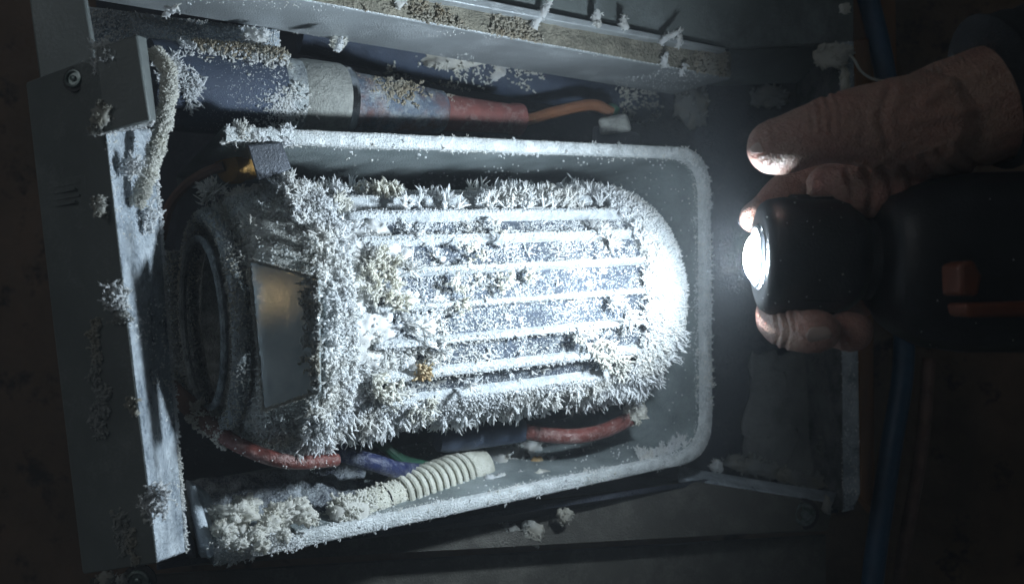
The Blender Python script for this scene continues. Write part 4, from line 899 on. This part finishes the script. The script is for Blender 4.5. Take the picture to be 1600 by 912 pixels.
# icicle-like flakes sticking off the beam
def flake(px, py, ang, l, w, v, mat="frost"):
    a = math.radians(ang); n = 7; mb = MB(); d = np.array((math.cos(a), 0, math.sin(a)))
    c = M.at(px, py, v); k = (c[1] + CD) / F
    path = [c + d * l * k * (i / n) + np.array((0, -0.004 * (i / n) - 0.002, 0)) + rng.normal(size=3) * 0.0004 for i in range(n + 1)]
    mb.tube(path, [max(w * k * (1 - 0.55 * i / n) * rng.uniform(0.8, 1.25), 0.0003) for i in range(n + 1)], 7, True, 0.5)
    o = mb.build("frost_flake", mat, cab, smooth=180); nd = Needles(); p, nn = sample(o, 26); nd.tufts(p, nn, 2, 0.0022, 0.0005, 0.6, 0); nd.build("flake_needles", mat, o)
for a in [(628, 10, 100, 28, 10, 0.0), (832, 45, 55, 58, 9, 0.0), (930, 38, 75, 18, 10, -0.006), (975, 46, 100, 18, 12, -0.006), (1030, 68, 28, 38, 6, -0.006), (1060, 72, 80, 14, 6, -0.004), (1062, 118, 60, 18, 3, 0.0), (530, 76, 60, 10, 9, 0.03), (1036, 104, 80, 20, 7, 0.0), (262, 24, 20, 22, 6, 0.0)]:
    flake(*a)
# clumps stuck to the cabinet
def cl_(px, py, y, r, seed, mat="frost_dim", sq=(1, 0.5, 1), n=40, nl=0.5, nr=0.09, up=None):
    y = y - 0.052 if px < 255 and y < 0.02 else y
    return clump("frost_clump", P(px, py, y), pxr(r, y), seed, mat, cab, mat, 3, 0.5, sq, None, n, nl, nr, up)
cl_(160, 182, -0.006, 17, 1.1); cl_(146, 203, -0.004, 8, 1.7); cl_(155, 322, -0.002, 12, 2.2, sq=(0.7, 0.4, 1.3)); cl_(178, 462, -0.001, 13, 2.9, sq=(0.8, 0.4, 1.3)); cl_(190, 490, -0.001, 9, 3.3)
nd = Needles()                                  # crusted frost streaks down the left flange
for (x0, y0, x1, y1, w, n) in [(150, 498, 149, 545, 7, 60), (149, 540, 156, 630, 6, 110), (156, 625, 155, 682, 10, 130), (168, 604, 166, 622, 7, 40), (186, 800, 200, 850, 9, 90), (205, 826, 210, 880, 6, 50), (205, 620, 207, 645, 6, 40), (180, 440, 190, 505, 9, 130), (150, 312, 160, 336, 8, 60), (176, 800, 192, 870, 2, 40)]:
    tt = rng.random(n); x = x0 + (x1 - x0) * tt + rng.normal(size=n) * w * 0.55 + 3 * np.sin(tt * 9); y = y0 + (y1 - y0) * tt
    q = np.array([PL(a, b_, max(0.0, (166 + (b_ - 205) * 0.1185 - a) * 0.00021) - 0.0002) for a, b_ in zip(x, y)]); nd.tufts(q, np.tile(np.array((0.25, -0.8, 0.0)), (n, 1)), 4, rng.uniform(0.0008, 0.0026, n), 0.0007, 0.7, 0)
nd.build("flange_streaks", "frost_dim", cab)
cl_(168, 90, -0.004, 12, 7.7, "frost", n=40, nl=0.9, nr=0.09)
cl_(398, 58, 0.07, 16, 5.1, "frost", sq=(1.2, 0.5, 0.8), n=40); cl_(528, 63, 0.105, 13, 5.9, "frost_cream", n=30); cl_(700, 92, 0.18, 26, 6.4, "frost_cream", sq=(2.0, 0.4, 0.55), n=60, nl=0.3); cl_(775, 108, 0.2, 15, 6.9, "frost", n=20, sq=(1, .4, 1))
cl_(1300, 86, 0.245, 24, 8.2, "frost_cream", sq=(1.2, 0.35, 0.8), n=40, nl=0.3); cl_(1320, 130, 0.245, 12, 8.9, "frost_cream", sq=(0.5, 0.3, 2.6), n=20); cl_(1320, 14, 0.2, 9, 9.1, "frost_cream", n=12)
cl_(1080, 165, 0.318, 30, 9.6, "frost_dim", sq=(0.9, 0.2, 1.1), n=40, nl=0.3); cl_(1205, 152, 0.318, 22, 9.9, "frost_dim", sq=(1.3, 0.2, 0.7), n=30, nl=0.3)
cl_(1120, 728, 0.24, 10, 10.4, "frost", n=16); cl_(1292, 790, 0.234, 9, 10.9, "frost_dim", n=10, sq=(0.7, .4, 1.4))
for k, (x, y, r) in enumerate([(1150, 722, 13), (1175, 728, 14), (1200, 735, 13), (1225, 742, 12), (1250, 748, 13), (1275, 752, 14), (1298, 700, 15), (1305, 660, 10), (1300, 748, 10)]): cl_(x, y, 0.285, r, 11 + k * 0.6, "frost_dim", n=26, nl=0.7, nr=0.1, sq=(1.2, 0.5, 0.8), up=(0, 0, 0.8))
for k, (x, y, r) in enumerate([(790, 832, 19), (832, 832, 18), (882, 806, 12), (748, 836, 9)]): cl_(x, y, 0.145, r, 16 + k * 0.6, "frost_dim", n=24, nl=0.35, sq=(1, 0.35, 0.9))
for k, (x, y, r) in enumerate([(165, 905, 12), (190, 905, 8)]): cl_(x, y, 0.03, r, 19 + k, "frost_dim", n=20)

nd = Needles(); p, nn = sample(hd, 60, lambda p, n: facing(p, n, 0.2)); nd.add(p, jit(nn, 0.3), rng.uniform(0.0002, 0.0006, len(p)), rng.uniform(0.0002, 0.0005, len(p)), 4, 0.1, False)
p, nn = sample(bd, 60, lambda p, n: facing(p, n, 0.2)); nd.add(p, jit(nn, 0.3), rng.uniform(0.0002, 0.0006, len(p)), rng.uniform(0.0002, 0.0005, len(p)), 4, 0.1, False); nd.build("frost_specks", "frost_dim", tor)
# star of frost beside the brass plug
nd = Needles(); c = P(333, 302, 0.035); st = clump("frost_star", c, 0.003, 3.0, "frost", None)
tag(st, "small white frost star beside the brass plug", "frost")
nd.tufts(np.tile(c, (3, 1)), np.tile(np.array((0, -0.7, 0.35)), (3, 1)), 34, 0.0095, 0.0008, 0.8, 1); nd.build("star_needles", "frost", st)

# ================================================================== loose debris
def debris(name, c, r, seed, mat, label, cat, sq=(1, 1, 1), n=20, amp=0.4, group=None, nl=0.3):
    o = clump(name, c, r, seed, mat, None, mat, 3, amp, sq, None, n, nl, 0.1); tag(o, label, cat, group); return o
debris("ice_chunk", M.at(782, 716, 0.062), 0.0135, 21.0, "frost_grey", "rough grey-white ice lump beside the conduit's ribbed cap", "ice", (1.1, 1, 0.8), 40, 0.5)
debris("ice_chunk", M.at(818, 704, 0.068), 0.0120, 22.0, "frost_grey", "rough grey-white ice lump below the dark tube sleeve, farther from the conduit", "ice", (1.0, 1, 0.85), 40, 0.5)
debris("rust_crumb", M.at(839, 728, 0.042), 0.0055, 23.0, "frost_orange", "orange-brown crumb lying on the tray floor", "crumb", (0.9, 0.8, 1.1), 6)
debris("ice_chunk", M.at(861, 735, 0.040), 0.0085, 24.0, "frost", "ragged white flake right beside the orange-brown crumb", "ice", (0.9, 0.7, 1.1), 16)
debris("ice_chunk", M.at(843, 750, 0.020), 0.0065, 25.0, "frost_cream", "small sharp white chip near the tray's lower rim", "ice", (1.1, 0.9, 0.8), 4, 0.6)
G = "frost crumbs scattered on the tray floor"
for k in range(16):
    x = rng.uniform(755, 850); y = 762 - (x - 755) * 0.16 + rng.uniform(-16, 10)
    debris("frost_crumb", M.at(x, y, 0.028), rng.uniform(0.0018, 0.004), 30 + k, "frost", "small white frost crumb on the tray floor near the conduit cap", "frost", (1, 1, 0.8), 4, 0.5, G)
fh = thing("frost_heap", "heap of cream frost chunks in the cabinet's lower left corner", "frost", P(420, 840, 0.03))
for k, (x, y, r, yy) in enumerate([(372, 806, 22, 0.022), (385, 790, 18, 0.03), (352, 826, 15, 0.012), (440, 806, 20, 0.03), (462, 796, 18, 0.035), (420, 822, 16, 0.02), (398, 836, 14, 0.01), (360, 848, 12, 0.006), (480, 808, 15, 0.03), (338, 800, 12, 0.025), (445, 836, 11, 0.01), (376, 850, 10, 0.004), (410, 852, 10, 0.004)]):
    clump("frost_chunk", P(x, y, yy), pxr(r, yy), 50 + k * 0.9, "frost_cream", fh, "frost_cream", 4, 0.7, (1, 1, 0.85), None, 110, 0.22, 0.07)
nd = Needles(); q = np.array([P(rng.uniform(335, 470), rng.uniform(838, 856), 0.012) for _ in range(900)]) + rng.normal(size=(900, 3)) * np.array((0.002, 0.004, 0.001))
nd.add(q, jit(np.tile(np.array((0, -0.5, 1.0)), (900, 1)), 0.6), rng.uniform(0.0003, 0.0009, 900), rng.uniform(0.0003, 0.0008, 900), 4, 0.2, False); nd.build("frost_grit", "frost", fh)
cfr = clump("frost_clump", c0 + cx * 0.006, 0.0105, 70.0, "frost_cream", cd, "frost_cream", 3, 0.45, (1, 1, 0.9), None, 60, 0.3, 0.1)

# ================================================================== thin volume added for the glow round the torch lens
hz = MB(); a, b = np.array((-1.6, -1.0, -1.2)), np.array((1.6, 0.8, 1.2))
hz.slab([(a[0], a[1], a[2]), (b[0], a[1], a[2]), (b[0], a[1], b[2]), (a[0], a[1], b[2])], (0, b[1] - a[1], 0))
hm_ = bpy.data.materials.new("glow_volume"); hm_.use_nodes = True; hm_.node_tree.nodes.remove(hm_.node_tree.nodes["Principled BSDF"])
pvn = hm_.node_tree.nodes.new("ShaderNodeVolumePrincipled"); pvn.inputs["Density"].default_value = 0.065; pvn.inputs["Color"].default_value = (0.85, 0.92, 1.0, 1); pvn.inputs["Anisotropy"].default_value = 0.2
hm_.node_tree.links.new(pvn.outputs[0], hm_.node_tree.nodes["Material Output"].inputs["Volume"]); MATS["glow_volume"] = hm_
ho = hz.build("glow_haze", "glow_volume", None, smooth=0); ho["kind"] = "stuff"
